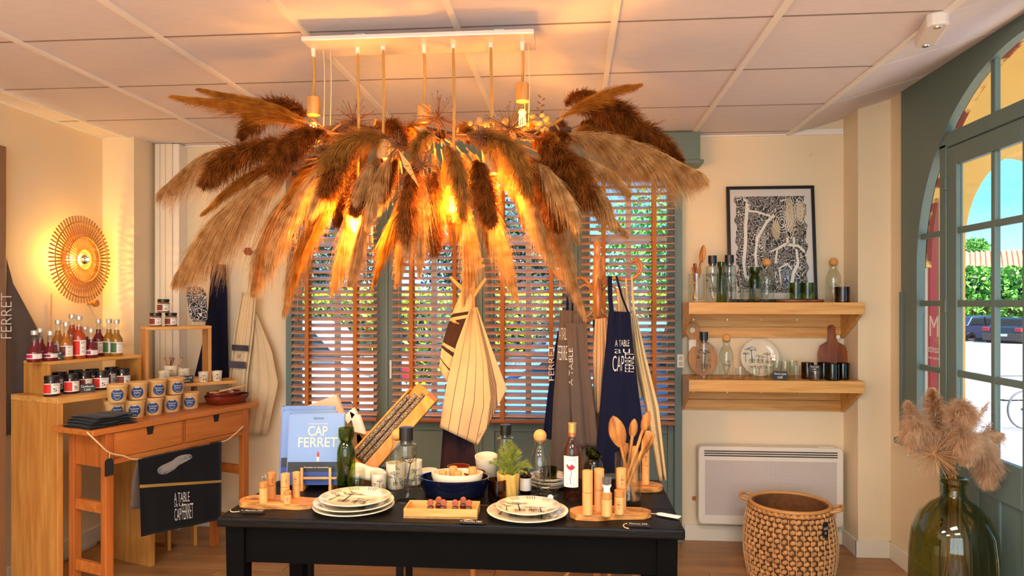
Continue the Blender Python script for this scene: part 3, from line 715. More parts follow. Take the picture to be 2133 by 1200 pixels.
def bottle(p, h, r, liq, lab, label, rj=0):
    b = thing('syrup_bottle', label, 'bottle', p, face_cam(p, rj), 'syrup bottles on the riser')
    s = h-.11; nr = r*.42; top = h-.012
    MB().lathe([(0, 0), (r*.92, 0), (r, .006), (r, s*.86), (r*.93, s*1.0), (nr*1.1, s+.028), (nr, s+.04), (nr, s+.05), (0, s+.05)], 24).build('body', liq, b, smooth=True)
    MB().lathe([(nr, s+.05), (nr*.98, top-.006), (nr*1.12, top-.002), (nr*1.12, top)], 20).build('neck', m_clear, b, smooth=True)
    MB().lathe([(nr*1.12, top-.012), (nr*1.16, top-.010), (nr*1.16, top+.010), (nr*1.05, top+.012), (0, top+.012)], 20).build('cap', m_capm, b, smooth=True)
    label_on(b, r, .018, s*.80, lab, 'SIROP')
    return b
ZR = 1.035+.174
for px, b_, h, r, liq, lab, lb in (
    (72, .545, .165, .035, L_RED, 'pink', 'small syrup bottle with magenta label, leftmost on the riser'),
    (84, .65, .172, .034, L_RED, 'pink', 'small syrup bottle standing behind the leftmost magenta one'),
    (105, .545, .160, .035, L_RED, 'purple', 'small dark red syrup bottle behind the handwritten slate sign'),
    (121, .65, .215, .032, L_AMB, 'brown', 'amber syrup bottle in the back row left of the tallest pair'),
    (138, .555, .205, .032, L_AMB, 'brown', 'amber syrup bottle just right of the slate sign'),
    (150, .65, .245, .033, L_ORG, 'red', 'tall orange syrup bottle, rear one of the tallest pair'),
    (165, .56, .238, .033, L_ORG, 'red', 'tall orange syrup bottle with red label, front of the tallest pair'),
    (178, .655, .175, .033, L_RED, 'purple', 'small red syrup bottle half hidden behind the purple labelled one'),
    (190, .55, .165, .034, L_RED, 'purple', 'small red syrup bottle with purple label right of the tallest pair'),
    (205, .64, .215, .031, L_RED, 'brown', 'tall deep red syrup bottle left of the green labelled pair'),
    (227, .60, .215, .032, L_GRN, 'green', 'golden syrup bottle with green label, left of the pair'),
    (243, .54, .212, .032, L_GRN, 'green', 'golden syrup bottle with green label, last on the right')):
    bottle(CFpx(px, b_, ZR), h, r, liq, LB[lab], lb, random.uniform(-.25, .25))
# jam jars
m_jam = liquid('dark_jam', '2a0d10'); m_lid = mat('black_lid', '0d0c0e', .3)
def jar(p, label, lab, name='jam_jar', liq=m_jam, h=.105, r=.037, rj=0, grp='jam jars around the riser', txt='CONFITURE', num='5'):
    b = thing(name, label, 'jar', p, face_cam(p, rj), grp)
    MB().lathe([(0, 0), (r*.93, 0), (r, .006), (r, h*.68), (r*.86, h*.76), (r*.86, h*.80), (0, h*.80)], 24).build('body', liq, b, smooth=True)
    MB().lathe([(r*.92, h*.78), (r*.95, h*.79), (r*.95, h*.98), (r*.88, h), (0, h)], 24).build('lid', m_lid, b, smooth=True)
    label_on(b, r, h*.12, h*.64, lab, txt, num); return b
ZA = 1.035
for px, b_, lb in ((87, .63, 'dark jam jar inside the riser at its left end'), (108, .44, 'jam jar with red label in front, leftmost on the bench'), (124, .60, 'jam jar in the shade of the riser behind the leftmost front jar'),
    (148, .45, 'jam jar with red band, second from left in front'), (158, .64, 'jam jar deep inside the riser behind the second front jar'), (176, .50, 'jam jar behind the handwritten black jam sign'),
    (192, .62, 'jam jar inside the riser between two front jars'), (212, .46, 'jam jar with red label right of the black jam sign'), (232, .62, 'jam jar with dark band inside the riser at its right end'), (256, .46, 'jam jar standing at the right end of the bench above the tubs')):
    jar(CFpx(px, b_, ZA), lb, LB['red' if 'red' in lb else 'brown'], rj=random.uniform(-.3, .3))
# honey jars, two and one on top
m_honey = liquid('spread', '8a5a30'); zb = 1.03+.345
h1, h2 = PB(.03, .10, zb), PB(.115, .10, zb)
for p, lb in ((h1, 'small spread jar, lower left of the three stacked on the frame box'), (h2, 'small spread jar, lower right of the three stacked on the frame box'), ((h1+h2)/2+Vector((0, 0, .083)), 'small spread jar on top of the two others')):
    jar(p, lb, LB['brown'], 'spread_jar', m_honey, .082, .035, 0, 'spread jars on the frame box', 'RILLETTES', 'La maison')
# kraft tubs
m_tublabel = mat('blue_label', '1d3f6e', .6)
def tub(p, label, rj=0):
    b = thing('kraft_tub', label, 'tub', p, face_cam(p, rj), 'kraft paper tubs on the console')
    MB().lathe([(0, 0), (.042, 0), (.0435, .004), (.049, .080), (.0505, .081), (.0505, .088), (0, .088)], 28).build('cup', m_kraft, b, smooth=True)
    MB().lathe([(.0495, .079), (.0525, .080), (.0525, .0925), (.050, .094), (.048, .0905), (0, .0905)], 28).build('lid', m_kraft, b, smooth=True)
    f = cyl(.0441, 0, .0715); n = 26
    mb = MB(); mb.add([f(0, .041)]+[f(.031*q/4*math.cos(2*PI*i/n), .041+.031*q/4*math.sin(2*PI*i/n)) for q in (1, 2, 3, 4) for i in range(n)], [(0, i+1, (i+1) % n+1) for i in range(n)]+[(q*n+i+1, (q+1)*n+i+1, (q+1)*n+(i+1) % n+1, q*n+(i+1) % n+1) for q in range(3) for i in range(n)])
    o = mb.build('label', m_tublabel, b); f2 = cyl(.0450, 0, .0715)
    mb = MB(); put_text(mb, 'Tartinade\nfraîche', f2, -.023, .023, .035, .055)
    for k in range(3): ribbon(mb, [(-.016+.004*k, .030-.006*k), (.016-.004*k, .030-.006*k)], .0016, f2)
    mb.build('lettering', m_white, o)
    o = MB().add([f2(-.010+.02*i, .066+.004*j) for j in (0, 1) for i in (0, 1)], [(0, 1, 3, 2)]).build('label_print', m_white, o); return b
wh = ('first', 'second', 'third', 'fourth', 'fifth')
for k, px in enumerate((240, 281, 319, 357, 396)): tub(CFpx(px, .19+(.06 if k == 0 else 0), .90), f'kraft tub with round blue label in the bottom row, {wh[k]} from left', random.uniform(-.1, .3))
for k, px in enumerate((244, 287, 327, 365)): tub(CFpx(px, .20, .9945), f'kraft tub with round blue label stacked in the upper row, {wh[k]} from left', random.uniform(-.1, .4))
# folded black cloths
for k in range(4):
    p0 = CF(.13+.006*k, .13, .90+.0135*k); r = random.Random(k)
    th = [r.uniform(-1, 1) for _ in range(6)]
    o = MB().grid(lambda u, v: ((u-.5)*(.25-.012*k), .105*math.cos(2*PI*v)*(1+.06*math.sin(7*u+th[0])), .0065+.0062*math.sin(2*PI*v)*(1+.35*math.sin(5*u+th[1]))+.002*math.sin(11*u+th[2])), 24, 20).build('folded_cloth', m_blackc, None, loc=p0, rz=RC+.06*th[3], smooth='all')
    tag(o, f'black folded cloth on the console, {("lowest", "second from below", "third from below", "topmost")[k]} of the pile', 'cloth', 'black folded cloths')
# terracotta dishes with a wooden spatula
m_terra = mat('terracotta_glaze', '6e2413', .15, coat=.5)
def dish(name, label, cat, p, r, h, m, sx=1, sy=1, rz=0, th=.008, flare=1.12, grp=None):
    o = MB().lathe([(0, 0), (r*.86/flare, 0), (r*.95/flare, .004), (r, h*.8), (r, h), (r-th, h), (r-th, h*.8), ((r-th)*.9/flare, th), (0, th)], 40, sx=sx, sy=sy).build(name, m, None, loc=p, rz=rz, smooth=True)
    return tag(o, label, cat, grp)
dp = CFpx(474, .165, .90)
dish('oval_dish', 'large oval terracotta dish at the end of the console', 'dish', dp, .13, .05, m_terra, 1.15, .85, RC, grp='terracotta dishes')
dish('oval_dish', 'smaller terracotta dish resting inside the large one', 'dish', dp+Vector((-.02, .0, .010)), .105, .058, m_terra, 1.1, .8, RC, grp='terracotta dishes')
sp = thing('spatula', 'pale wooden spatula lying across the terracotta dishes', 'utensil', dp+Vector((-.02, 0, .07)))
MB().tube([(-.02, -.03, .002), (.07, .02, .022), (.12, .05, .034)], [.006, .005, .006], 8).build('handle', m_bamboo, sp); MB().box(-.07, -.015, -.055, -.02, -.006, .002).build('blade', m_bamboo, sp, bevel=.002)
# cups on the corner bench
def cup(p, r, h, label, grp='printed cups on the corner bench', seed=0, handle=False, name='printed_cup', m=None, rt=1.18, pr=True):
    b = thing(name, label, 'cup', p, face_cam(p), grp)
    MB().lathe([(0, 0), (r*.92, 0), (r, .004), (r*rt, h), (r*rt-.004, h), (r*.93, .008), (0, .008)], 28).build('body', m or m_cream, b, smooth=True)
    if pr:
        f = cyl(r+.0012, 0, r*(rt-1)/h); mb = MB(); pine_print(mb, f, 0, h*.2, h*.55, seed, True); mb.build('print', m_ink, b)
    if handle: MB().tube(spline([(r*1.05, 0, h*.25), (r*1.75, 0, h*.35), (r*1.75, 0, h*.7), (r*1.12, 0, h*.8)], 10), .004, 8).build('handle', m_cream, b, smooth=True)
    return b
def CB(px, y, z=1.03):
    u = (px-1066.5)/F_PX; d = Vector((-_s+u*_c, _c+u*_s, 0)); o = PB(0, y, 0); ax = Vector((math.cos(RB), math.sin(RB), 0))
    det = ax.x*-d.y+ax.y*d.x; a = (-o.x*-d.y+-o.y*d.x)/det; q = o+ax*a; q.z = z; return q
c1, c2 = CB(343, .035), CB(384, .085)
cup(c1, .030, .045, 'lower cup of the stack nearest the viewer on the corner bench', seed=1); cup(c1+Vector((0, 0, .037)), .030, .045, 'upper cup of the stack nearest the viewer on the corner bench', seed=2)
cup(c2, .030, .045, 'lower cup of the stack behind the small slate sign', seed=3); cup(c2+Vector((0, 0, .037)), .030, .045, 'upper cup of the stack behind the small slate sign', seed=4)
cup(CB(424, .035), .026, .062, 'small printed cup just right of the frame box', seed=5); cup(CB(452, .05), .026, .062, 'small printed cup at the right end of the corner bench', seed=6)
sc = cup(CB(356, .12, 1.05), .035, .085, 'cream handled cup holding short wooden spreaders', seed=7, handle=True)
for k in range(5):
    a = random.uniform(0, 6.28); q = CB(356, .12, 1.059)+Vector((.014*math.cos(a), .014*math.sin(a), 0))
    o = thing('butter_spreader', f'short wooden spreader in the cream cup, {wh[k]} from left', 'utensil', q, group='spreaders in the cream cup'); dx = -.05+.025*k
    MB().tube([(0, 0, 0), (dx*.6, 0, .07), (dx, .01, .118)], [.004, .004, .006], 8).build('handle', m_darkwood if k % 2 else m_bamboo2, o, smooth=True); MB().ball((dx, .01, .118), .0065, 8).build('knob', m_darkwood, o, smooth=True)
# oven mitt on a small wire easel, on the frame box
m_ink2 = inkmap('ink_pattern', 9, 'e0d8d0', '15151c', dens=.5)
om = thing('oven_mitt', 'oven glove with black and white map print propped on the frame box', 'oven glove', CB(405, .1, zb), face_cam(CB(405, .1)))
out = [(-.055, .20), (-.045, .24), (.05, .235), (.075, .19), (.085, .05), (.08, .02), (-.01, .02), (-.03, .06)]
MB().prism([(x*.9, y+.005) for x, y in out], -.008, .012, lambda a, b, h: (a, h+(b*.15), b)).build('glove', inkmap('ink_glove', 16, 'e0d8d0', '15151c', 'Object', .5), om, bevel=.008, segs=3)
for x in (-.012, .045): MB().tube([(x, -.03, 0), (x, -.03, .018), (x, .0, .02), (x, .03, 0)], .0018, 6).build('easel_wire', m_steel, om)
# slate signs
def sign(p, w, h, text, label, rz=None, tilt=.15, grp='slate price signs', twine=None):
    o = thing('slate_sign', label, 'sign', p, face_cam(p) if rz is None else rz, grp); f = lambda a, b, hh=0: (a, hh+b*tilt, b)
    pl = [(-w/2+h*.2, 0), (w/2, 0), (w/2, h), (-w/2+h*.2, h), (-w/2, h*.75), (-w/2, h*.25)]
    MB().prism(pl, 0, .004, f).build('slate', m_slate, o)
    mb = MB(); put_text(mb, text, lambda a, b: (a, -.0008+b*tilt, b), -w*.36, w*.42, h*.16, h*.86); mb.build('chalk_writing', m_white, o); return o
sign(CFpx(113, .53, ZR), .075, .048, 'SIROP\nBIO\n5,50€', 'black slate sign with chalk writing in front of the syrup bottles')
sign(CFpx(181, .41, ZA), .075, .045, 'Confitures\n7,50€', 'black slate sign with chalk writing in front of the jam jars')
sign(CB(387, .02), .085, .045, 'Tasses 12€\nla paire', 'black slate sign between the cups on the corner bench')
# rope across the front of the console with a tea towel and a tag
def cpt(px, py, b=-.012): return CFW(px, py, b)
rp_ = tag(MB().tube(spline([cpt(181, 900, .02), cpt(205, 923), cpt(228, 943), cpt(258, 950), cpt(289, 957), cpt(380, 945), cpt(462, 921), cpt(485, 908), cpt(508, 887)], 40), .004, 6).build('rope', m_twine, smooth='all'), 'beige rope strung across the front of the console', 'rope')
def cloth(L, R, nu, nv, amp, freq, fn, ph=0, depth=Vector((0, 1, 0))):
    """cloth between two polylines of (px,py); fn(px,py)->xyz; folds along depth"""
    def poly(P, v):
        n = len(P)-1; k = min(int(v*n), n-1); t = v*n-k
        return (P[k][0]+(P[k+1][0]-P[k][0])*t, P[k][1]+(P[k+1][1]-P[k][1])*t)
    def f(u, v):
        a = poly(L, v); b = poly(R, v); p = fn(a[0]+(b[0]-a[0])*u, a[1]+(b[1]-a[1])*u)
        return p+depth*amp*(math.sin(freq*u*2*PI+ph+1.5*v)*(.3+.7*v)+.4*math.sin(freq*2.3*u*2*PI+ph*2))
    return f
tw = thing('tea_towel', 'black tea towel with gold line and white lettering hung on the rope', 'towel', CF(.45, -.02))
inv = tw.location.copy()
f0 = cloth([(288, 957), (290, 1010), (293, 1118)], [(462, 920), (462, 1000), (462, 1082)], 1, 1, .003, 1.6, lambda x, y: cpt(x, y, -.02), depth=-BD)
f = lambda u, v: f0(u, v)-inv
MB().grid(f, 24, 20).build('front_panel', m_blackc, tw, smooth='all', solid=.002)
fb_ = cloth([(285, 957), (276, 1000), (272, 1062)], [(462, 920), (461, 980), (461, 1040)], 1, 1, .004, 1.3, lambda x, y: cpt(x, y, .0), depth=BD)
MB().grid(lambda u, v: fb_(u, v)-inv, 20, 12).build('back_panel', m_taupe, tw, smooth='all', solid=.002)
off = -BD*-.003
def tf(u, v, e=.0025): return f(u, v)-BD*e
MB().grid(lambda u, v: tf(u, .50+.03*v), 24, 1).build('gold_line', mat('gold_thread', 'a5803a', .7), tw)
mb = MB(); put_text(mb, 'A TABLE', lambda a, b: tf(a, b), .42, .60, .715, .61); put_text(mb, 'au', lambda a, b: tf(a, b), .42, .52, .76, .725); put_text(mb, 'CAP ', lambda a, b: tf(a, b), .42, .50, .91, .78)
put_text(mb, 'FERRET ', lambda a, b: tf(a+0*(b), b), .51, .64, .91, .74); mb.build('lettering', m_white, tw)
mb = MB(); rr = random.Random(3)
for k in range(9):
    c0 = (.30+.03*k, .27-.018*k); n = 16; ra = .075+.02*math.sin(k); rb = .13-.006*k
    pts = [(c0[0]+ra*math.cos(2*PI*i/n), c0[1]+rb*.55*math.sin(2*PI*i/n)) for i in range(n+1)]; ribbon(mb, pts, .009, lambda a, b: tf(a, b, .0022))
    for j in range(5): ribbon(mb, [(c0[0]-ra*.8, c0[1]-rb*.4+j*rb*.2), (c0[0]+ra*.8, c0[1]-rb*.45+j*rb*.2)], .011, lambda a, b: tf(a, b, .0022))
mb.build('oyster_print', mat('grey_print', '9a938c', .8), tw)
def hangtag(name, label, p, w, h, fwd, string_to, m=m_slate, text=None):
    o = thing(name, label, 'tag', p); sd = Vector((fwd.y, -fwd.x, 0)).normalized()*-1
    fnn = lambda a, b, hh: tuple(sd*a+Vector((0, 0, b))+fwd*hh)
    MB().prism([(-w/2, -h), (w/2, -h), (w/2, -.012), (w/4, 0), (-w/4, 0), (-w/2, -.012)], 0, .003, fnn).build('card', m, o)
    MB().tube([Vector((0, 0, -.006)), (Vector(string_to)-p)*.5+fwd*.004, Vector(string_to)-p], .0015, 5).build('string', m_twine, o)
    if text:
        mb = MB(); put_text(mb, text, lambda a, b: fnn(a, b, .0036), -w*.4, w*.4, -h*.75, -h*.3); mb.build('chalk_writing', m_white, o)
    return o
hangtag('price_tag', 'blank black tag hanging from the rope on the front left leg', cpt(227, 955, -.018), .045, .085, -BD, cpt(228, 943, -.012))
# wall side: aprons, pegs, sunburst lamp
la = thing('hanging_apron', 'taupe apron with white lettering hung on the left wall', 'apron', (XL, 3.2, 0))
fl_ = cloth([(-70, 470), (-95, 620), (-110, 760), (-110, 905)], [(-5, 475), (24, 590), (86, 705), (104, 905)], 1, 1, .012, 2.2, lambda x, y: W(x, y, X=XL+.035), depth=Vector((1, 0, 0)))
lo = la.location.copy(); MB().grid(lambda u, v: fl_(u, v)-lo, 30, 24).build('cloth', m_taupe, la, smooth='all', solid=.003)
def vert(a0, a1, b0, b1, fm):  # lettering running upwards
    return lambda a, b: fm(a, b)
mb = MB(); put_text(mb, 'FERRET ', lambda a, b: W(24-22*b, 705-95*a, X=XL+.056)-lo, 0, 1, 0, 1); put_text(mb, 'A TABLE', lambda a, b: W(-4-18*b, 705-120*a, X=XL+.056)-lo, 0, 1, 0, 1); mb.build('lettering', m_white, la)
MB().tube([Vector((.03, -.12, 1.98)), Vector((.04, -.05, 2.12)), Vector((.03, .02, 2.12)), Vector((.05, .06, 1.94))], .008, 6).build('neck_strap', m_taupe, la)
def wallpeg(p, d, label, r=.022, n=16, m=m_darkwood):
    o = thing('wall_peg', label, 'peg', p, group='round wooden wall pegs')
    MB().tube([Vector((0, 0, 0)), Vector(d)*.05], .009, 10).build('stem', m, o); MB().tube([Vector(d)*.042, Vector(d)*.062], r, n).build('knob', m, o); return o
wallpeg(W(183, 632, X=XL), (1, 0, 0), 'round wooden peg on the left wall beside the sunburst lamp', .022, 20, m_olivez)
wallpeg(W(524, 525, Y=YB), (0, -1, 0), 'hexagonal red brown peg on the back wall left of the windows', .028, 6, mat('peg_red', '8a3a1e', .5))
wallpeg(W(446, 520, Y=YB), (0, -1, 0), 'peg carrying the navy apron on the back wall', .02, 6)
wallpeg(W(386, 490, Y=YB), (0, -1, 0), 'dark peg on the back wall half hidden by a drooping plume', .012, 12)
m_rattan = wood('rattan', 'a8692c', 'd39a4e', 0, 20, .5, 6)
sl_c = W(140, 541, X=XL)
sb = thing('sunburst_lamp', 'round rattan sunburst wall lamp with glowing mirrored bulb', 'lamp', sl_c)
def rod(y, z, r0, r1, x, rr): return [(x, y*r0, z*r0), (x, y*r1, z*r1)]
st = None
for i in range(64):
    a = 2*PI*i/64
    if st is None: st = MB().tube([(0, 0, .125), (0, 0, .262)], .0052, 6).build('ray', m_rattan, sb, loc=(.088, 0, 0))
    else: copyobj(st, sb, (.088, 0, 0), (a, 0, 0))
st = None
for i in range(44):
    a = 2*PI*i/44
    if st is None: st = MB().tube([(0, 0, .055), (0, 0, .150)], .0048, 6).build('inner_ray', m_rattan, sb, loc=(.105, 0, 0))
    else: copyobj(st, sb, (.105, 0, 0), (a, 0, 0))
for r, x in ((.135, .112), (.225, .098), (.06, .108), (.15, .08)): MB().tube([(x, r*math.cos(2*PI*i/48), r*math.sin(2*PI*i/48)) for i in range(48)], .004, 6, True).build('ring', m_rattan, sb)
MB().lathe([(.05, 0), (.05, .03), (.012, .035), (.012, .07)], 20, M=Matrix.Rotation(PI/2, 4, 'Y')).build('wall_mount', m_bamboo, sb, smooth=True)
bl2 = MB().ball((0, 0, 0), .034, 20).build('bulb', emit('bulb_glow', 'ffb648', 30), sb, loc=(.105, 0, 0), smooth='all')
MB().lathe([(.035, 0), (.033, .012), (.025, .024), (.013, .032), (0, .035)], 20, M=Matrix.Rotation(PI/2, 4, 'Y')).build('mirror_cap', m_steel, bl2, smooth='all')
lm = light('sunburst_glow', 'POINT', (.04, -.01, .0), 16.0, (1, .55, .10), shadow_soft_size=.02); lm.parent = sb
lm = light('sunburst_front_glow', 'POINT', (.16, 0, 0), .8, (1, .6, .15), shadow_soft_size=.03); lm.parent = sb
MB().tube(spline([W(107, 612, X=XL+.01)-sl_c, W(105, 680, X=XL+.006)-sl_c, W(104, 760, X=XL+.006)-sl_c], 8), .0035, 6).build('cable', m_bamboo, sb)
# navy apron and rolled striped apron on the back wall, left of the windows
na = thing('hanging_apron', 'dark navy apron hanging folded on the back wall behind the frame box', 'apron', W(448, 630, Y=4.50)); lo2 = na.location.copy()
f2_ = cloth([(440, 550), (434, 640), (420, 720), (402, 795)], [(470, 551), (473, 620), (474, 700), (476, 795)], 1, 1, .004, 1.2, lambda x, y: W(x, y, Y=4.50))
MB().grid(lambda u, v: f2_(u, v)-lo2, 16, 20).build('cloth', m_navy, na, smooth='all', solid=.004)
MB().grid(lambda u, v: W(441+11*u+2*v, 520+36*v, Y=4.505)-lo2, 4, 6).build('neck_strap', cloth_mat('dotted_strap', '1a1a22', var=.6), na, solid=.003)
m_stripe = cloth_mat('striped_linen', 'd9c29a', [(.06+.018*i, .068+.018*i) for i in range(5)]+[(.34, .346), (.5, .506), (.66, .666)]+[(.85+.018*i, .858+.018*i) for i in range(4)], '33303a')
ra_ = thing('hanging_apron', 'cream striped apron hanging rolled and belted on the back wall', 'apron', W(530, 640, Y=4.46)); lo3 = ra_.location.copy()
f3 = cloth([(503, 610), (488, 690), (478, 780), (470, 900)], [(534, 612), (528, 690), (516, 780), (506, 900)], 1, 1, .005, 1.0, lambda x, y: W(x, y, Y=4.44))
MB().grid(lambda u, v: f3(u, v)-lo3, 20, 20).build('strap_panel', m_stripe, ra_, smooth='all', solid=.004)
f4 = cloth([(526, 645), (520, 720), (510, 800), (506, 905)], [(534, 655), (566, 730), (580, 800), (556, 908)], 1, 1, .010, 1.5, lambda x, y: W(x, y, Y=4.47))
MB().grid(lambda u, v: f4(u, v)-lo3, 24, 20).build('cloth', cloth_mat('cream_pinstripe', 'd9c29a', [(.2, .206), (.45, .456), (.7, .706)], '2a2626'), ra_, smooth='all', solid=.004)
m_band = cloth_mat('banded_belt', '4a4450', var=.3)
for y0, y1 in ((718, 730), (752, 766)): MB().grid(lambda u, v: W(483-(y0-718)*.15+34*u, y0+(y1-y0)*v+2*u, Y=4.415-.01*math.sin(PI*u))-lo3, 6, 2).build('belt', m_band, ra_, solid=.003)
mb = MB(); put_text(mb, 'CAP', lambda a, b: W(493+8*a, 746-8*b, Y=4.405)-lo3, 0, 1, 0, 1); mb.build('stamp', m_ink, ra_)
MB().tube([W(524, 535, Y=4.52)-lo3, W(516, 612, Y=4.45)-lo3], .003, 5).build('hanging_cord', m_twine, ra_); MB().tube([W(526, 535, Y=4.52)-lo3, W(531, 612, Y=4.45)-lo3], .003, 5).build('hanging_cord', m_twine, ra_)
so = thing('wall_socket', 'white electric socket on the back wall behind the console', 'socket', W(320, 945, Y=YB))
bx('plate', m_trimw, -.04, .04, -.01, 0, -.04, .04, so, bevel=.004); MB().tube([(0, -.0105, 0), (0, -.012, 0)], .022, 20).build('well', mat('socket_grey', 'a89a80', .6), so)
# ------------------------------------------------------------------ the black table in the middle
TZ = .75; TX0, TX1, TY0, TY1 = -1.271, .387, 2.41, 3.09
tb = thing('display_table', 'worn black painted wooden table in the middle of the shop', 'table', ((TX0+TX1)/2, (TY0+TY1)/2, 0))
hw, hd_ = (TX1-TX0)/2, (TY1-TY0)/2
rr = random.Random(5)
bw_ = [-hd_, -hd_+.235, -hd_+.45, hd_]
for k in range(3):
    bx('top_board', m_black, -hw+rr.uniform(0, .004), hw-rr.uniform(0, .004), bw_[k]+.001, bw_[k+1]-.001, TZ-.036, TZ, tb, bevel=.008, segs=3)
for sx_ in (-1, 1):
    for sy_ in (-1, 1):
        x, y = sx_*(hw-.06), sy_*(hd_-.06); MB().prism([(x-.036, y-.036), (x+.036, y-.036), (x+.036, y+.036), (x-.036, y+.036)], 0, TZ-.036, lambda a, b, h: (x+(a-x)*(.75+.25*h/TZ), y+(b-y)*(.75+.25*h/TZ), h)).build('leg', m_blackm, tb, bevel=.004)
for sy_ in (-1, 1): bx('apron', m_blackm, -hw+.09, hw-.09, sy_*(hd_-.05)-.012, sy_*(hd_-.05)+.012, TZ-.17, TZ-.036, tb)
for sx_ in (-1, 1): bx('apron', m_blackm, sx_*(hw-.05)-.012, sx_*(hw-.05)+.012, -hd_+.09, hd_-.09, TZ-.17, TZ-.036, tb)
def T(px, py, dy=0): p = W(px, py, z=TZ); p.y += dy; return p
def TY(px, Y, z=TZ): p = W(px, Y=Y); p.z = z; return p
# -- chopping boards of olive wood
def board(label, p, pts, hole, rz=0, th=.022, name='chopping_board', m=m_olive):
    o = thing(name, label, 'chopping board', p, rz); n = len(pts); P = [(v.x, v.y) for v in spline([(x, y, 0) for x, y in pts+[pts[0]]], 48)][:-1]
    # ring with a hole: bridge outer to hole
    bm = bmesh.new(); def_ = []
    hx, hy, hr, hs = hole; m_ = len(P)
    cx = sum(q[0] for q in P)/m_
    H = [(hx+hr*hs*math.cos(2*PI*i/20), hy+hr*math.sin(2*PI*i/20)) for i in range(20)]
    for z in (0, th):
        vo = [bm.verts.new((a, b, z)) for a, b in P]; vh = [bm.verts.new((a, b, z)) for a, b in H]
        eo = [bm.edges.new((vo[i], vo[(i+1) % m_])) for i in range(m_)]; eh = [bm.edges.new((vh[i], vh[(i+1) % 20])) for i in range(20)]
        bmesh.ops.triangle_fill(bm, use_beauty=True, edges=eo+eh); def_.append((vo, vh))
    (o0, h0), (o1, h1) = def_
    for i in range(m_): bm.faces.new((o0[i], o0[(i+1) % m_], o1[(i+1) % m_], o1[i]))
    for i in range(20): bm.faces.new((h0[i], h1[i], h1[(i+1) % 20], h0[(i+1) % 20]))
    bmesh.ops.recalc_face_normals(bm, faces=bm.faces); me = bpy.data.meshes.new('board'); bm.to_mesh(me); bm.free(); me.materials.append(m)
    b = bpy.data.objects.new('board', me); COL.objects.link(b); b.parent = o
    bv = b.modifiers.new('bevel', 'BEVEL'); bv.width = .004; bv.segments = 2; bv.limit_method = 'ANGLE'; bv.angle_limit = .7
    return o
bl_p = T(582, 1053); board('olive wood chopping board with oval hole at the left end of the table', bl_p, [(-.155, -.01), (-.13, -.05), (-.05, -.062), (.03, -.05), (.10, -.045), (.155, -.01), (.14, .04), (.08, .05), (0, .062), (-.1, .055), (-.145, .03)], (-.11, .0, .022, 1.5), -.08)
br_p = T(1268, 1076); board('olive wood chopping board with oval hole at the right front of the table', br_p, [(-.14, -.02), (-.11, -.055), (-.04, -.06), (.02, -.04), (.08, -.035), (.13, -.025), (.152, .01), (.12, .045), (.05, .05), (0, .065), (-.09, .055), (-.135, .02)], (.095, .012, .017, 1.7), .02)
bk_p = TY(1342, 2.93); board('small round wooden board at the back right corner of the table', bk_p, [(.075*math.cos(2*PI*i/12), .06*math.sin(2*PI*i/12)) for i in range(12)], (.045, 0, .008, 1), 0, .018)
# -- bamboo mills
def mill(p, r, h, label, two=True, m=m_bamboo, stamp=True, grp='bamboo mills and jars'):
    o = thing('bamboo_mill', label, 'mill', p, face_cam(p, random.uniform(-.3, .3)), grp); c = .5*h if two else .72*h
    MB().lathe([(0, 0), (r-.001, 0), (r, .001), (r, c-.001), (r-.0015, c), (0, c)], 24).build('lower_half', m, o, smooth=True)
    MB().lathe([(0, c+.001), (r-.0015, c+.001), (r, c+.002), (r, h-.002), (r-.003, h), (0, h)], 24).build('upper_half', m if two else m_bamboo2, o, smooth=True)
    if stamp:
        mb = MB(); put_text(mb, 'LE\nBEAU\nSEL', cyl(r+.0005, 0), -r*.32, r*.32, (.62 if two else .25)*h, (.86 if two else .6)*h); mb.build('stamp', m_ink, o)
    return o
BZL = TZ+.022
def on(px, py, z): return W(px, py, z=z)
for px, py, r, h, lb, two, m, st in (
    (566, 1038, .0155, .100, 'tall bamboo mill at the back left of the left board', True, m_bamboo2, True),
    (594, 1042, .0165, .102, 'tall bamboo mill in the middle of the left board', True, m_bamboo, True),
    (617, 1036, .0145, .098, 'pale bamboo mill at the right of the left board', True, m_bamboo, True),
    (549, 1047, .015, .078, 'bamboo jar holding a wire brush on the left board', False, m_bamboo, False),
    (599, 1049, .0145, .048, 'short stamped bamboo jar in front on the left board', False, m_bamboo, True),
    (1224, 1071, .0185, .155, 'tall bamboo mill at the left of the right board', True, m_bamboo, False),
    (1248, 1064, .0180, .152, 'tall bamboo mill behind the brush jar on the right board', True, m_bamboo, False),
    (1294, 1060, .0180, .148, 'tall stamped bamboo mill in front of the utensil jar', True, m_bamboo, True),
    (1264, 1074, .0185, .082, 'bamboo jar topped by a bristle brush on the right board', False, m_bamboo, False),
    (1290, 1070, .0180, .085, 'short stamped bamboo jar with white sticker on the right board', False, m_bamboo, True)):
    mill(on(px, py, BZL), r, h, lb, two, m, st)
mill(TY(1345, 2.94, TZ+.018), .0155, .155, 'tall bamboo mill on the small round board at the back', True, m_bamboo)
mill(TY(1322, 2.98, TZ), .0155, .165, 'bamboo mill standing behind the utensil jar', True, m_bamboo)
wb_ = on(549, 1047, BZL); wb_.z += .079
o = thing('wire_brush', 'small looped wire brush standing in the bamboo jar on the left board', 'brush', wb_)
for k in range(5): MB().tube(spline([(0, 0, 0), (.009*math.cos(k*1.26), .009*math.sin(k*1.26), .014), (.003*math.cos(k*1.26), .003*math.sin(k*1.26), .026), (-.003, 0, .02)], 8), .0012, 5).build('wire_loop', m_steel, o)
hb = on(1264, 1074, BZL); hb.z += .083
o = thing('bristle_brush', 'round grey bristle brush standing on the bamboo jar', 'brush', hb)
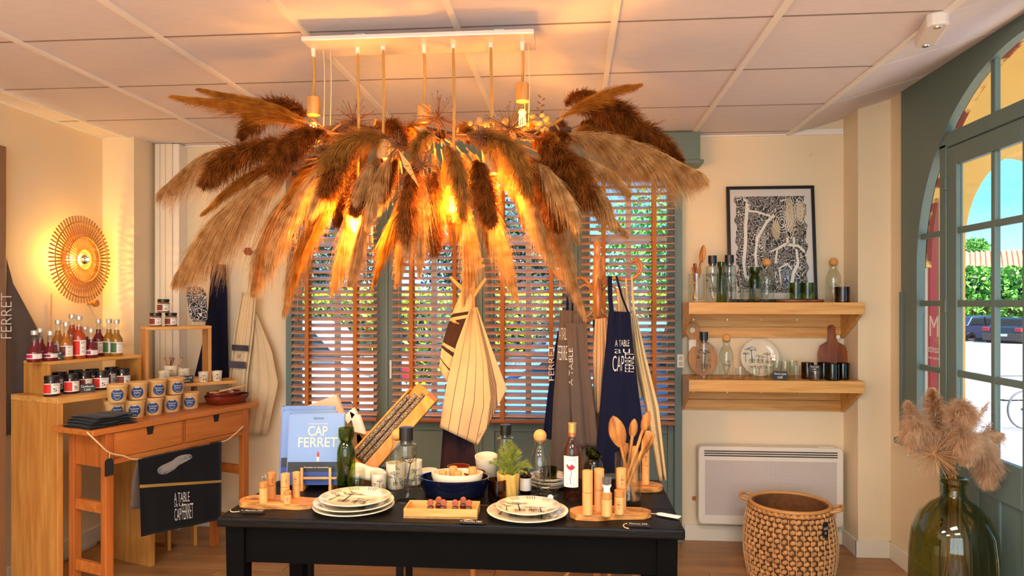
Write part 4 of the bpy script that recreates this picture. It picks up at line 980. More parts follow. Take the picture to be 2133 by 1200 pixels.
MB().lathe([(0, 0), (.012, 0), (.011, .012), (.016, .022), (.016, .026), (0, .026)], 20).build('ferrule', m_paper, o, smooth=True)
mb = MB()
for k in range(90):
    a = random.uniform(0, 6.28); d = .015*math.sqrt(random.random()); mb.tube([(d*math.cos(a), d*math.sin(a), .026), (d*1.25*math.cos(a), d*1.25*math.sin(a), .050)], .0008, 3)
b = mb.build('bristles', mat('grey_bristle', '6e6660', .8), o); b['kind'] = 'stuff'
# -- plates
def plate(p, r, label, seed=0, grp='printed plates on the table', pr=True):
    o = thing('dinner_plate', label, 'plate', p, random.uniform(-.2, .2), grp); h = .020
    MB().lathe([(0, 0), (r*.62, 0), (r*.66, .003), (r*.99, h-.003), (r, h), (r*.985, h+.001), (r*.70, .0085), (r*.64, .0065), (0, .0065)], 56).build('dish', m_plate, o, smooth='all')
    if pr:
        def f(a, b):
            d = math.hypot(a, b); z = .0072 if d < .66*r else .0092+(h-.0078)*(d-.70*r)/(.29*r) if d > .70*r else .0072+(d-.66*r)*.05/r
            return (a, b, z+.0006)
        mb = MB(); pine_print(mb, f, -r*.25, -r*.30, r*.95, seed, True); pine_print(mb, f, r*.40, -r*.42, r*.55, seed+9, True)
        for k in range(70):
            a = 2*PI*k/70
            if k % 7 < 4: ribbon(mb, [(r*.80*math.cos(a), r*.80*math.sin(a)), (r*.95*math.cos(a+.05), r*.95*math.sin(a+.05))], .002, f)
        mb.build('print', m_ink, o)['kind'] = 'stuff'
    return o
pl = T(737, 1061); plate(pl, .150, 'lowest plate of the stack of three at the front left'); plate(pl+Vector((0, .002, .0145)), .148, 'middle plate of the stack of three at the front left'); plate(pl+Vector((.003, .006, .029)), .132, 'top plate of the front left stack, printed with pines and huts', 3)
pr_ = T(1099, 1073); plate(pr_, .148, 'lower plate of the pair at the front right', 5); plate(pr_+Vector((.0, .012, .0145)), .118, 'upper smaller plate of the pair at the front right', 7)
pk_ = TY(1143, 2.93)
for k in range(3): plate(pk_+Vector((0, 0, .0145*k)), .085, f'plate in the small stack behind the cork carafe, {("lowest", "middle", "top")[k]} of three', k+11, pr=k == 2)
# -- cookbooks on an easel
m_bkblue = mat('cover_blue', '6d90c4', .45, var=.03); m_bkdark = mat('cover_band', '14181f', .45); m_bkfoot = mat('cover_foot', '1f3f86', .45); m_gold = mat('cover_gold', 'e6d9ae', .5)
def book(p, label, rz, tilt=.14, w=.226, h=.285, th=.026):
    o = thing('cookbook', label, 'book', p, rz, 'blue cookbooks on the table')
    f = lambda a, b, hh: (a, hh+b*tilt, b)
    MB().prism([(-w/2, 0), (w/2, 0), (w/2, h), (-w/2, h)], 0, .0025, f).build('front_cover', m_bkblue, o); MB().prism([(-w/2, 0), (w/2, 0), (w/2, h), (-w/2, h)], th-.0025, th, f).build('back_cover', m_bkblue, o)
    MB().prism([(-w/2+.004, .003), (w/2-.004, .003), (w/2-.004, h-.003), (-w/2+.004, h-.003)], .003, th-.003, f).build('pages', m_paper, o)
    s = MB().prism([(-w/2-.003, 0), (-w/2, 0), (-w/2, h), (-w/2-.003, h)], 0, th, f).build('spine', mat('spine_blue', '7480b8', .5), o)
    g2 = lambda a, b: f(-w/2-.0035, b, a); mb = MB(); put_text(mb, 'CAP', lambda a, b: f(-w/2-.0036, .2+.05*(1-a), .006+.012*b), 0, 1, 0, 1); put_text(mb, 'FERRET', lambda a, b: f(-w/2-.0036, .08+.10*(1-a), .006+.012*b), 0, 1, 0, 1); mb.build('lettering', m_gold, s)
    g = lambda a, b: f(a, b, -.0008); c = MB().add([g(-w/2, .052), g(w/2, .052), g(w/2, .092), g(-w/2, .092)], [(0,1,2,3)]).build('cover_band', m_bkdark, o)
    MB().add([g(-w/2, 0), g(w/2, 0), g(w/2, .052), g(-w/2, .052)], [(0,1,2,3)]).build('cover_foot', m_bkfoot, o)
    g = lambda a, b: f(a, b, -.0013)
    for nm, tx, q in (('title', 'CAP', (-.034, .046, .197, .236)), ('title', 'FERRET', (-.072, .088, .152, .190)), ('subtitle', 'UNE JOURNEE', (-.032, .046, .243, .2475)), ('tagline', 'Recettes et rencontres', (-.045, .055, .068, .0735)), ('imprint', 'La maison', (-.012, .012, .024, .030))):
        mb = MB(); put_text(mb, tx, g, *q); mb.build(nm, m_gold, o)['kind'] = 'stuff'
    MB().add([g(.006, .094), g(.015, .094), g(.015, .112), g(.006, .112)], [(0,1,2,3)]).build('lighthouse_base', m_gold, o)
    mb = MB(); put_text(mb, 'EDITIONS', g, -.012, .030, .264, .271); mb.build('publisher', m_bkdark, o)
    MB().add([g(.006, .112), g(.015, .112), g(.015, .127), g(.0105, .136), g(.006, .127)], [(0,1,2,3,4)]).build('lighthouse', mat('lipstick_red', 'c0242e', .5), o)
    return o
bp_ = TY(655, 2.80, TZ+.02); rzb = .10
es = thing('book_easel', 'small bamboo easel holding the front cookbook', 'easel', TY(658, 2.79), rzb)
for x in (-.055, .06):
    bx('upright', m_bamboo, x-.005, x+.005, -.012, -.004, .02, .095, es, bevel=.001); bx('foot', m_bamboo, x-.006, x+.006, -.012, .16, 0, .02, es, bevel=.001)
bx('ledge', m_bamboo, -.085, .085, -.008, .0, .048, .056, es, bevel=.001); bx('crossbar', m_bamboo, -.085, .085, .13, .14, .006, .018, es)
book(bp_, 'blue cookbook with large cream title standing in front on the easel', rzb)
book(TY(640, 2.87, TZ+.021), 'blue cookbook standing directly behind the front one', rzb, .14)
book(TY(637, 2.935, TZ+.0), 'rearmost blue cookbook, only its top and spine showing', rzb, .12, h=.315)
# -- glassware
def shell(prof_out, th, base):
    """closed glass wall: outer profile up, inner profile down"""
    return [(0, 0)]+prof_out+[(max(r-th, .0005), z) for r, z in reversed(prof_out) if z > base]+[(0, base)]
def glass_cup(p, r, h, label, m=m_clear, rt=1.0, cat='glass', name='drinking_glass', grp='glasses on the table', n=28, dots=False):
    o = MB().lathe(shell([(r*.9, 0), (r, .004), (r*(1+rt)/2, h*.5), (r*rt, h)], .0022, .007), n).build(name, m, None, loc=p, smooth=True)
    return tag(o, label, cat, grp)
def carafe_stopper(p, label, h=.235, r=.034, printed=True, seed=0, name='carafe', grp='carafes with black stoppers', sc=1):
    o = thing(name, label, 'carafe', p, face_cam(p, .1), grp)
    MB().lathe(shell([(r*.96, 0), (r, .006), (r*.97, h*.35), (r*1.0, h*.74), (r*.97, h*.765), (r*.6, h*.785), (r*.57, h*.83)], .0025, .014), 32).build('body', m_clear, o, smooth=True)
    MB().lathe([(0, h*.79), (r*.52, h*.79), (r*.52, h*.83), (r*.66, h*.83), (r*.66, h), (0, h)], 24).build('stopper', m_blackp, o, smooth=True)
    if printed: mb = MB(); pine_print(mb, cyl(r+.0008, .0), .0, h*.24, h*.42, seed, True); mb.build('print', m_ink, o)
    return o
def carafe_cork(p, label, h=.255, r=.038, text=True, grp='carafes with cork balls', ball=.026):
    o = thing('carafe', label, 'carafe', p, face_cam(p, .15), grp); hb = h-ball*1.6; nk = ball*.93
    MB().lathe(shell([(r*.95, 0), (r, .006), (r, hb*.55), (r*.94, hb*.68), (r*.72, hb*.80), (nk*.9, hb*.88), (nk*.9, hb*.93), (nk*1.12, hb)], .0022, .009), 32).build('body', m_clear, o, smooth=True)
    MB().ball((0, 0, hb+ball*.55), ball, 20).build('cork_ball', m_cork, o, smooth='all')
    if text:
        f = cyl(r+.0008, 0); mb = MB(); put_text(mb, 'CAP', f, -.013, .013, hb*.43, hb*.49); put_text(mb, 'FERRET', f, -.021, .021, hb*.34, hb*.40); ribbon(mb, [(-.02, hb*.58), (.006, hb*.58)], .0012, f); mb.build('lettering', m_ink, o)
    return o
def carafe_green(p, label, h=.265, r=.037, m=m_green, cut=0, grp='green glass carafes'):
    o = thing('carafe', label, 'carafe', p, 0, grp)
    mb = MB().lathe(shell([(r*.94, 0), (r, .006), (r*.98, h*.62), (r*.9, h*.70), (r*.72, h*.765), (r*.62, h*.79), (r*.72, h*.82), (r*.86, h*.88), (r*.84, h)], .003, .012), 32)
    if cut:
        mb.v = [(x, y, z-(cut*max(0, x)/r*max(0, (z-h*.8)/(h*.2)))) for x, y, z in mb.v]
    mb.build('body', m, o, smooth=True); return o
carafe_green(T(721, 1026), 'bottle green carafe with pinched neck right of the cookbooks', .262, .0375)
carafe_stopper(T(846, 1043), 'clear carafe printed with pines and black stopper in the left middle', .285, .041, True, 2)
carafe_stopper(TY(1053, 3.0), 'clear carafe with black stopper behind the potted greenery', .245, .037, False)
carafe_cork(T(1125, 1036), 'clear carafe with cork ball right of the potted greenery', .270, .0415)
carafe_cork(TY(828, 2.90), 'clear carafe with cork ball hidden behind the pine printed carafe', .24, .036, False)
carafe_green(TY(1236, 2.86), 'dark green carafe with slanted rim behind the rosé bottle', .175, .040, m_dgreen, .03)
o = thing('stem_glass', 'clear stemmed glass right of the bottle green carafe', 'glass', T(742, 1028), 0, 'glasses on the table')
MB().lathe([(0, 0), (.030, 0), (.030, .002), (.005, .006), (.0045, .016), (.020, .024), (.033, .045), (.036, .075), (.034, .100), (.0325, .100), (.034, .075), (.031, .046), (.018, .027), (0, .022)], 32).build('bowl', m_clear, o, smooth=True)
glass_cup(T(789, 1021), .034, .075, 'clear tumbler in front of the printed beaker', m_clear, 1.05)
glass_cup(T(1145, 1046), .031, .052, 'small clear glass with round white sticker', m_clear, 1.15)
MB()
st_ = tag(MB().tube([(0, 0, 0), (0, -.0008, 0)], .011, 20).build('round_sticker', m_paper, None, loc=T(1145, 1046)+Vector((.004, -.0355, .028))), 'round white price sticker on the small clear glass', 'sticker')
glass_cup(T(1036, 1044), .036, .086, 'dark brown glass tumbler right of the blue dish', m_amber, 1.02)
glass_cup(T(1142, 1018), .036, .088, 'olive glass tumbler behind the small clear glass', m_dgreen, 1.02)
# cups behind
cup(TY(824, 2.86), .036, .105, 'tall printed beaker left of the pine carafe', 'printed cups on the table', 21, rt=1.1)
cup(TY(789, 2.80), .028, .075, 'printed beaker behind the clear tumbler', 'printed cups on the table', 22, rt=1.1)
cup(TY(862, 2.93), .032, .10, 'cream beaker behind the pine printed carafe', 'printed cups on the table', 23, rt=1.1)
cup(TY(893, 2.96), .034, .055, 'plain cream bowl left of the blue dish, rear one', 'cream cups on the table', 1, pr=False, rt=1.1)
cup(TY(907, 2.89), .032, .055, 'plain cream bowl just behind the blue dish', 'cream cups on the table', 1, pr=False, rt=1.1)
cup(TY(955, 2.95), .042, .075, 'brown glazed bowl behind the blue dish, left', 'brown bowls on the table', 1, pr=False, m=m_terra, rt=1.15)
cup(TY(988, 2.87), .042, .072, 'brown glazed bowl behind the blue dish, right', 'brown bowls on the table', 1, pr=False, m=m_terra, rt=1.15)
cc = cup(TY(1014, 2.98), .036, .12, 'large cream beaker leaning left of the potted greenery', 'cream cups on the table', 1, pr=False, rt=1.35); cc.rotation_euler = (.18, 0, 0)
# blue dish with cream dish inside
m_cobalt = mat('cobalt_glaze', '0a1026', .12, coat=.6)
bd = T(945, 1032, .02); dish('serving_dish', 'large cobalt blue round dish in the middle of the table', 'dish', bd, .142, .072, m_cobalt, 1.0, .72, 0, .007)
dish('serving_dish', 'cream round dish nested in the blue dish', 'dish', bd+Vector((.012, -.005, .028)), .104, .062, m_cream, 1.0, .66, 0, .007)
for k, (dx, dy, h, lb) in enumerate(((-.055, -.02, .052, 'front left'), (-.02, .02, .060, 'back left'), (.005, -.02, .050, 'front right'), (.06, .015, .060, 'back right'))):
    mill(bd+Vector((.012+dx, -.005+dy, .0355)), .0165, h+.012, f'bamboo jar standing in the cream dish, {lb}', True, m_bamboo, k == 0)
# potted greenery
pp = T(1059, 1040); pot = thing('potted_greenery', 'feathery green plant in a crumpled gold paper pot', 'plant', pp)
m_goldpot = mat('gold_paper', 'c9a24e', .6, var=.15, vscale=12, bump=.5, bscale=40)
MB().grid(lambda u, v: ((.034+.008*v+.003*math.sin(9*u*2*PI+4*v))*math.cos(2*PI*u), (.034+.008*v+.003*math.sin(9*u*2*PI+4*v))*math.sin(2*PI*u), .105*v+.003*math.sin(14*u*PI)*v), 40, 8, True).build('pot', m_goldpot, pot, smooth='all', solid=.002)
MB().tube([(0, 0, 0), (0, 0, .001)], .033, 20).build('pot_base', m_goldpot, pot); MB().lathe([(0, .085), (.038, .085)], 20).build('soil', m_darkwood, pot)
m_fern = mat('fern_leaf', '7f8c30', .6, var=.3, vscale=30)
rr = np.random.default_rng(4)
for k in range(56):
    a = rr.uniform(0, 2*PI); sp_ = rr.uniform(.1, 1.0); tip = Vector((math.cos(a)*.095*sp_, math.sin(a)*.095*sp_, .105+.13*(1.05-sp_*.95)))
    cv = spline([(0, 0, .08), tip*.5+Vector((0, 0, .06)), tip], 10); mb = MB(); mb.tube(cv, [.0012]*11, 4)
    for q in range(120):
        s_ = rr.uniform(.25, 1); i = min(int(s_*10), 9); p0 = cv[i].lerp(cv[i+1], s_*10-i); tg = (cv[i+1]-cv[i]).normalized()
        d = Vector(rr.normal(size=3)); d = (d.normalized()*.8+tg*.8).normalized(); L_ = rr.uniform(.008, .020); w_ = d.cross(Vector(rr.normal(size=3))).normalized()*.0005
        mb.add([p0-w_, p0+w_, p0+d*L_], [(0, 1, 2)])
    mb.build('frond', m_fern, pot)
# small dark bottle with label
o = thing('small_bottle', 'small brown bottle with white label beside the cork carafe', 'bottle', TY(1095, 2.82), 0)
MB().lathe([(0, 0), (.022, 0), (.023, .003), (.023, .075), (.008, .09), (.008, .105), (0, .105)], 20).build('body', m_amber, o, smooth=True); mb = MB(); cyl_patch(mb, .0235, -1.3, 1.3, .015, .065); mb.build('label', m_paper, o)
# rosé bottle
rb = T(1192, 1040); o = thing('wine_bottle', 'rosé wine bottle with gold capsule and painted glass on its label', 'bottle', rb, face_cam(rb, -.05))
m_rose = glass('rose_wine', 'f6cdb4'); R_ = .0355; H_ = .298
MB().lathe([(0, .035), (.02, .012), (.028, .0), (R_*.97, 0), (R_, .006), (R_, .185), (R_*.93, .205), (R_*.55, .232), (.0155, .245), (.0140, .29), (.0155, .292), (.0155, H_), (0, H_)], 36).build('body', m_rose, o, smooth=True)
MB().lathe([(.0150, .247), (.0150, .2915), (.0166, .2925), (.0166, H_+.001), (0, H_+.001)], 24).build('capsule', mat('gold_foil', 'c2a45e', .35, .5), o, smooth=True)
mb = MB(); cyl_patch(mb, R_+.0008, -1.05, .75, .055, .175, 16); lb_ = mb.build('label', m_paper, o, smooth='all')
f = cyl(R_+.0014, 0); mb = MB(); n = 16; cx_, cz_ = -.004, .142
mb.add([f(cx_-.019+.038*i/n, cz_-.002+.004*math.sin(i*.8)) for i in range(n+1)]+[f(cx_-.018*math.cos(PI*i/n), cz_-.020*math.sin(PI*i/n)) for i in range(n+1)], [(i, i+1, n+2+i, n+1+i) for i in range(n)]); mb.build('wine_splash', mat('wine_red', 'a8182c', .5), lb_)
mb = MB(); ribbon(mb, [(cx_, .122), (cx_+.003, .105), (cx_-.003, .09), (cx_, .072)], .0022, f); ribbon(mb, [(cx_-.015, .066), (cx_, .071), (cx_+.015, .066)], .0018, f); ribbon(mb, [(cx_+.019, .158), (cx_+.017, .146)], .001, f); put_text(mb, 'COTES\nD\'ESTEY', f, -.012, .016, .158, .170); mb.build('lettering', mat('wine_ink', '7a2030', .5), lb_)
# jar with wooden utensils
uj = T(1308, 1048); o = thing('utensil_jar', 'tall clear glass jar holding olive wood utensils on the table', 'jar', uj)
MB().lathe(shell([(.052, 0), (.054, .005), (.050, .02), (.050, .19)], .003, .012), 36).build('body', m_clear, o, smooth=True)
def utensil(base, tip, label, kind='spoon', L=.1, W_=.055, grp='olive wood utensils', m=None, roll=0, name='wooden_spoon'):
    """handle from base, head of length L ending at tip"""
    base, tip = Vector(base), Vector(tip); o = thing(name, label, 'utensil', base, group=grp); d = tip-base; Lt = d.length; z = d.normalized()
    view = Vector((base.x, base.y, 0)).normalized(); x = z.cross(view).normalized(); y = x.cross(z); c, s = math.cos(roll), math.sin(roll); x, y = x*c+y*s, y*c-x*s
    P = lambda a, b, h: tuple(x*a+y*b+z*h)
    hl = Lt-L
    MB().tube([P(0, 0, 0), P(0, 0, hl*.5), P(0, 0, hl+.01)], [.0075, .006, .0065], 10).build('handle', m or m_olivez, o, smooth=True)
    def hf(u, v):
        t = v; w = W_/2*(math.sin(PI*min(1, max(0, .06+.94*t)))**.62 if kind == 'spoon' else (.25+.75*min(1, t*2.2))*(1 if t < .93 else math.sqrt(max(0, 1-((t-.93)/.07)**2))+.001))
        a = 2*PI*u; return P(w*math.cos(a), (.0055+.002*math.sin(PI*t))*math.sin(a)+(.012*(1-t) - .010*math.cos(a)**2*0), hl+L*t)
    MB().grid(hf, 20, 16, True).build('head', m or m_olivez, o, smooth='all'); return o
bz = TZ+.014
for (bx_, by_, tx_, ty_, L_, w_, lb, kd, ro) in (
    (1322, .0, 1277, 866, .125, .066, 'large olive wood spoon leaning left with a broad round bowl', 'spoon', 0),
    (1300, .012, 1322, 872, .075, .034, 'slotted olive wood spoon in the middle of the jar', 'spoon', 0),
    (1292, -.008, 1352, 856, .085, .036, 'olive wood spoon with oval bowl leaning right, highest', 'spoon', .3),
    (1296, -.016, 1354, 897, .095, .030, 'olive wood spatula leaning right below the oval spoon', 'flat', .2),
    (1290, .004, 1362, 903, .08, .018, 'olive wood fork leaning farthest right', 'flat', .8),
    (1300, .02, 1302, 922, .06, .03, 'short pale wooden spatula behind the large spoon', 'flat', 0)):
    b0 = W(bx_, Y=uj.y+by_); b0.z = bz; utensil(b0, W(tx_, ty_, Y=uj.y+by_*1.8), lb, kd, L_, w_, roll=ro)
# wooden tray with cube magnets
tr = T(922, 1071, .0); o = thing('wooden_tray', 'shallow pale wooden tray in front of the blue dish', 'tray', tr, .03)
w2, d2, h2, t2 = .132, .055, .034, .007
bx('tray_base', m_bamboo, -w2, w2, -d2, d2, 0, .008, o); bx('front_wall', m_oak, -w2, w2, -d2, -d2+t2, .0, h2, o, bevel=.001); bx('back_wall', m_oak, -w2, w2, d2-t2, d2, .0, h2, o, bevel=.001)
for s in (-1, 1): bx('side_wall', m_oak, min(s*w2, s*(w2-t2)), max(s*w2, s*(w2-t2)), -d2+t2, d2-t2, 0, h2, o, bevel=.001)
m_rest = mat('chocolate_glaze', '5a2416', .12, coat=.6)
for k, (dx, dy, lb) in enumerate(((-.042, -.015, 'front row, leftmost'), (-.018, .02, 'back row, left'), (.006, -.015, 'front row, second'), (.048, -.015, 'front row, third'), (.072, .02, 'back row, right'), (.098, -.015, 'front row, rightmost'))):
    q = thing('knife_rest', f'glossy brown leather knife rest standing in the tray, {lb}', 'knife rest', tr+Vector((dx, dy+dx*.03, .008)), .03, 'brown knife rests in the tray')
    bx('block', m_rest, -.011, .011, -.012, .012, 0, .026, q, bevel=.004, segs=3); MB().tube([(0, -.006, .038), (0, .006, .038)], .0115, 16).build('loop', mat('brown_leather', '9a4f2c', .35), q, bevel=.002)
# tags lying on the table
def tagflat(px, py, w, d, label, text, rz, m=m_slate, twine=((-.5, .0), (-.8, -.1), (-1.0, .15))):
    p = T(px, py); p.z += .002; o = thing('price_tag', label, 'tag', p, rz, 'price tags with twine')
    MB().prism([(-w/2+.012, -d/2), (w/2, -d/2), (w/2, d/2), (-w/2+.012, d/2), (-w/2, d/4), (-w/2, -d/4)], 0, .003, lambda a, b, h: (a, b, h+.004)).build('card', m, o)
    if text: mb = MB(); put_text(mb, text, lambda a, b: (a, b, .0078), -w*.3, w*.42, -d*.25, d*.28); mb.build('chalk_writing', m_white, o)
    pts = [(-w/2+.008, 0, .008)]+[(x*w, y*w, .004) for x, y in twine]; MB().tube(spline(pts, 12), .0016, 6).build('twine', m_twine, o); return o
tagflat(526, 1069, .09, .03, 'slate tag with twine at the front left corner of the table', 'Planche 39€', .03)
tagflat(648, 1043, .075, .022, 'slate tag at the right end of the left board', 'Planche 39€', .1)
tagflat(982, 1092, .085, .03, 'slate tag in front of the wooden tray', 'Planche 39€', -.05, twine=((-.5, .15), (-.2, .35), (.1, .2)))
tagflat(1327, 1097, .085, .026, 'slate tag with twine in front of the right board', 'Planche 39€', -.04, twine=((-.55, -.1), (-.5, -.4), (-.35, -.5)))
tagflat(1392, 1078, .085, .03, 'blank white tag with twine at the right edge of the table', None, -.5, m_paper)
o = tagflat(1158, 1050, .06, .022, 'slate tag tucked over the rim of the right hand plates', 'Planche 39€', .5); o.location.z += .043; o.location.y += .07
sign(T(790, 1042), .11, .026, 'Verre à pied', 'slate sign lying below the clear tumbler', None, .5); sign(T(713, 1043), .10, .022, 'Verre à pied', 'slate sign below the bottle green carafe', None, .6)
# white folded towel
p = TY(770, 2.90); o = tag(MB().grid(lambda u, v: ((u-.5)*.17*(1-.25*v), .05*(v-.5), .085*math.sin(PI*(.12+.76*v))*(1-.35*u*u)+.004*math.sin(9*u)), 16, 12).build('folded_napkin', m_paper, None, loc=p, rz=-.1, smooth='all', solid=.006), 'white folded napkin draped behind the clear tumblers', 'napkin')
# leaning crate with rolled posters and flat packs
cr_ = thing('leaning_crate', 'tilted pale wooden crate packed with rolled cloths behind the table objects', 'crate', TY(790, 3.05, TZ))
a0, a1 = W(752, 975, Y=3.02)-cr_.location, W(888, 822, Y=3.30)-cr_.location
ax = (a1-a0).normalized(); up_ = Vector((0, -1, 0)); sd = ax.cross(up_).normalized()
def ob(name, m, l0, l1, s0, s1, u0, u1, par=cr_, **kw):
    M_ = Matrix((( ax.x, sd.x, -up_.x), (ax.y, sd.y, -up_.y), (ax.z, sd.z, -up_.z))); mb = MB().box(l0, l1, s0, s1, u0, u1); mb.v = [tuple(M_ @ Vector(q)+a0) for q in mb.v]; return mb.build(name, m, par, **kw)
LL = (a1-a0).length
ob('long_side', m_oakz, -.02, LL, 0, .055, 0, .10, bevel=.002); ob('crate_back', m_oakz, 0, LL, -.075, 0, .09, .10, bevel=.002); ob('long_side', m_oakz, 0, LL*.9, -.085, -.075, .03, .10, bevel=.002); ob('end_board', m_oakz, 0, .012, -.075, 0, 0, .10, bevel=.002)
m_roll = inkmap('printed_cloth', 45, 'd8c4a4', '14141a', 'Object', .75)
for k in range(9):
    q0 = a0+ax*.02+sd*(-.0125-.0245*(k % 3))-up_*(.013+.0255*(k//3)); ln = LL*(.93-.06*(k % 3)-.03*(k//3))
    o = tag(MB().tube([cr_.location+q0, cr_.location+q0+ax*ln], .0115, 10).build('rolled_cloth', m_roll, None, smooth=True), f'rolled black and cream printed cloth in the leaning crate, {("front", "middle", "rear")[k//3]} layer, {("lowest", "middle", "uppermost")[k % 3]} one', 'cloth roll', 'rolled cloths in the crate')
m_card = wood('tan_card', 'b98452', 'd7a878', 2, 6, .7, 3)
for k, (P4, lb, m) in enumerate((([(622, 852), (700, 822), (716, 868), (640, 900)], 'pink beige folded paper sheet leaning in front of the left window leaf', mat('pale_card', 'd9b596', .8)),
    ([(712, 860), (733, 878), (765, 930), (738, 950)], 'tan folded carton behind the cookbooks', m_card), ([(727, 855), (748, 868), (760, 905), (738, 900)], 'small cream wrapped packet behind the cookbooks', m_paper), ([(742, 905), (775, 898), (768, 950), (745, 952)], 'small brown carton beside the leaning crate', m_kraft), ([(715, 868), (735, 850), (742, 862), (724, 884)], 'little white soap packet on top of the tan carton', m_paper))):
    Y_ = 3.13+.05*(k % 2)
    o = tag(MB().prism([tuple(W(x, y, Y=Y_).xz) for x, y in P4], Y_, Y_+.03, lambda a, b, h: (a, h, b)).build(('paper_sheet', 'carton', 'packet', 'carton', 'packet')[k], m, None, bevel=.002), lb, ('paper', 'carton', 'packet', 'carton', 'packet')[k])
# low stool that carries the packets behind the table
bs_ = thing('back_stand', 'low dark stand behind the table carrying cartons and the crate', 'stand', (wx(730, 3.25), 3.25, 0))
bx('top_board', m_black, -.26, .30, -.14, .10, .70, .72, bs_, bevel=.003)
for x in (-.24, .25):
    for y in (-.12, .06): bx('leg', m_black, x, x+.03, y, y+.03, 0, .70, bs_, bevel=.003)
# ------------------------------------------------------------------ right: wall shelves, heater, basket, vase
XS0, XS1, YF = .695, 1.70, 4.237
def wall_shelf(label, z, grp='wedge ended wall shelves'):
    o = thing('wall_shelf', label, 'shelf', (XS0, YB, z), 0, grp); L_ = XS1-XS0; D_ = YB-YF
    bx('shelf_board', m_oak, .02, L_-.02, -D_+.02, 0, -.022, 0, o)
    bx('front_board', m_oak, .0, L_, -D_, -D_+.02, -.070, .0, o, bevel=.002)
    for x in (0, L_-.02): MB().prism([(-D_+.02, 0), (0, 0), (0, -.225), (-.02, -.225), (-D_+.02, -.070)], x, x+.02, lambda a, b, h: (h, a, b)).build('end_bracket', m_oak, o, bevel=.0015)
    bx('back_board', m_oak, .02, L_-.02, -.02, -.001, -.155, -.023, o, bevel=.001); bx('back_board', m_oak, .02, L_-.02, -.022, -.001, -.222, -.157, o, bevel=.001)
    for x in (.08, .29, .5, .72, .93): MB().tube([(x, -.02, -.11), (x, -.0235, -.11)], .004, 10).build('screw', m_steel, o)
    return o
wall_shelf('upper oak wall shelf under the framed map', CAM_Z); wall_shelf('lower oak wall shelf above the heater', 1.06)
U = lambda px, Y=4.33: Vector((wx(px, Y), Y, CAM_Z))
V_ = lambda px, Y=4.33: Vector((wx(px, Y), Y, 1.06))
# framed map poster
fx0, fx1 = wx(1515, 4.52), wx(1699, 4.52); fh = .735
fp = thing('framed_map', 'black framed black and white map print leaning on the upper shelf', 'picture', ((fx0+fx1)/2, 4.475, CAM_Z)); fw = (fx1-fx0)/2
tl = lambda a, b, h: (a, h+b*.095, b)
for poly in ([(-fw, 0), (fw, 0), (fw, .02), (-fw, .02)], [(-fw, fh-.02), (fw, fh-.02), (fw, fh), (-fw, fh)], [(-fw, .02), (-fw+.02, .02), (-fw+.02, fh-.02), (-fw, fh-.02)], [(fw-.02, .02), (fw, .02), (fw, fh-.02), (fw-.02, fh-.02)]):
    MB().prism(poly, 0, .02, tl).build('frame_bar', m_blackp, fp, bevel=.002)
MB().prism([(-fw+.02, .02), (fw-.02, .02), (fw-.02, fh-.02), (-fw+.02, fh-.02)], .008, .016, tl).build('paper', mat('print_paper', 'd9d2cc', .7), fp)
pw, p0z, p1z = fw-.055, .06, fh-.065
mb = MB().grid(lambda u, v: tl((u-.5)*2*pw+.006*math.sin(31*v)+.004*math.sin(57*v), p0z+(p1z-p0z)*v+.006*math.sin(27*u)*math.sin(PI*v), .0072), 40, 60)
inkm = inkmap('map_ink', 8.5, 'ded8d2', '2b2623', 'UV', .56); mb.build('map_print', inkm, fp)
g = lambda a, b: tl((a-.5)*2*pw, p0z+(p1z-p0z)*b, .0066)
mb = MB(); ribbon(mb, [(.17, .93), (.14, .7), (.13, .5), (.1, .3), (.12, .17), (.22, .13), (.28, .2), (.27, .4), (.30, .56), (.45, .74), (.55, .8)], .05, g, .03); ribbon(mb, [(.17, .85), (.3, .84), (.5, .79)], .02, g)
ribbon(mb, [(.55, .30), (.58, .45), (.70, .50), (.88, .48), (.97, .42)], .03, g); ribbon(mb, [(.85, .45), (.87, .3), (.8, .2), (.76, .05)], .03, g, .05); ribbon(mb, [(.62, .10), (.6, .25), (.72, .3), (.78, .24)], .02, g)
for x in (.73, .82): ribbon(mb, [(x, .49), (x, .57)], .035, g)
ribbon(mb, [(.48, .42), (.6, .46)], .016, g); mb.build('map_roads', m_paper, fp)
mb = MB()
for c, ra, rb in (((.77, .80), .055, .17), ((.92, .84), .05, .10), ((.57, .65), .06, .10)):
    mb.add([g(c[0]+ra*math.cos(2*PI*i/24), c[1]+rb*math.sin(2*PI*i/24)) for i in range(24)], [tuple(range(24))])
mb.build('map_sandbanks', mat('map_sand', 'bda888', .7), fp)
mb = MB()
for c, ra, rb in (((.77, .80), .055, .17), ((.92, .84), .05, .10), ((.66, .73), .09, .08), ((.35, .55), .05, .09)):
    for s in (.35, .7, 1.05, 1.4): ribbon(mb, [(c[0]+s*ra*math.cos(2*PI*i/24), c[1]+s*rb*math.sin(2*PI*i/24)) for i in range(25)], .006, lambda a, b: tl((min(max(a, 0), 1)-.5)*2*pw, p0z+(p1z-p0z)*b, .0062))
mb.build('map_contours', m_paper, fp)
MB().prism([(-fw+.02, .02), (fw-.02, .02), (fw-.02, fh-.02), (-fw+.02, fh-.02)], .003, .005, tl).build('glazing', m_pane, fp)
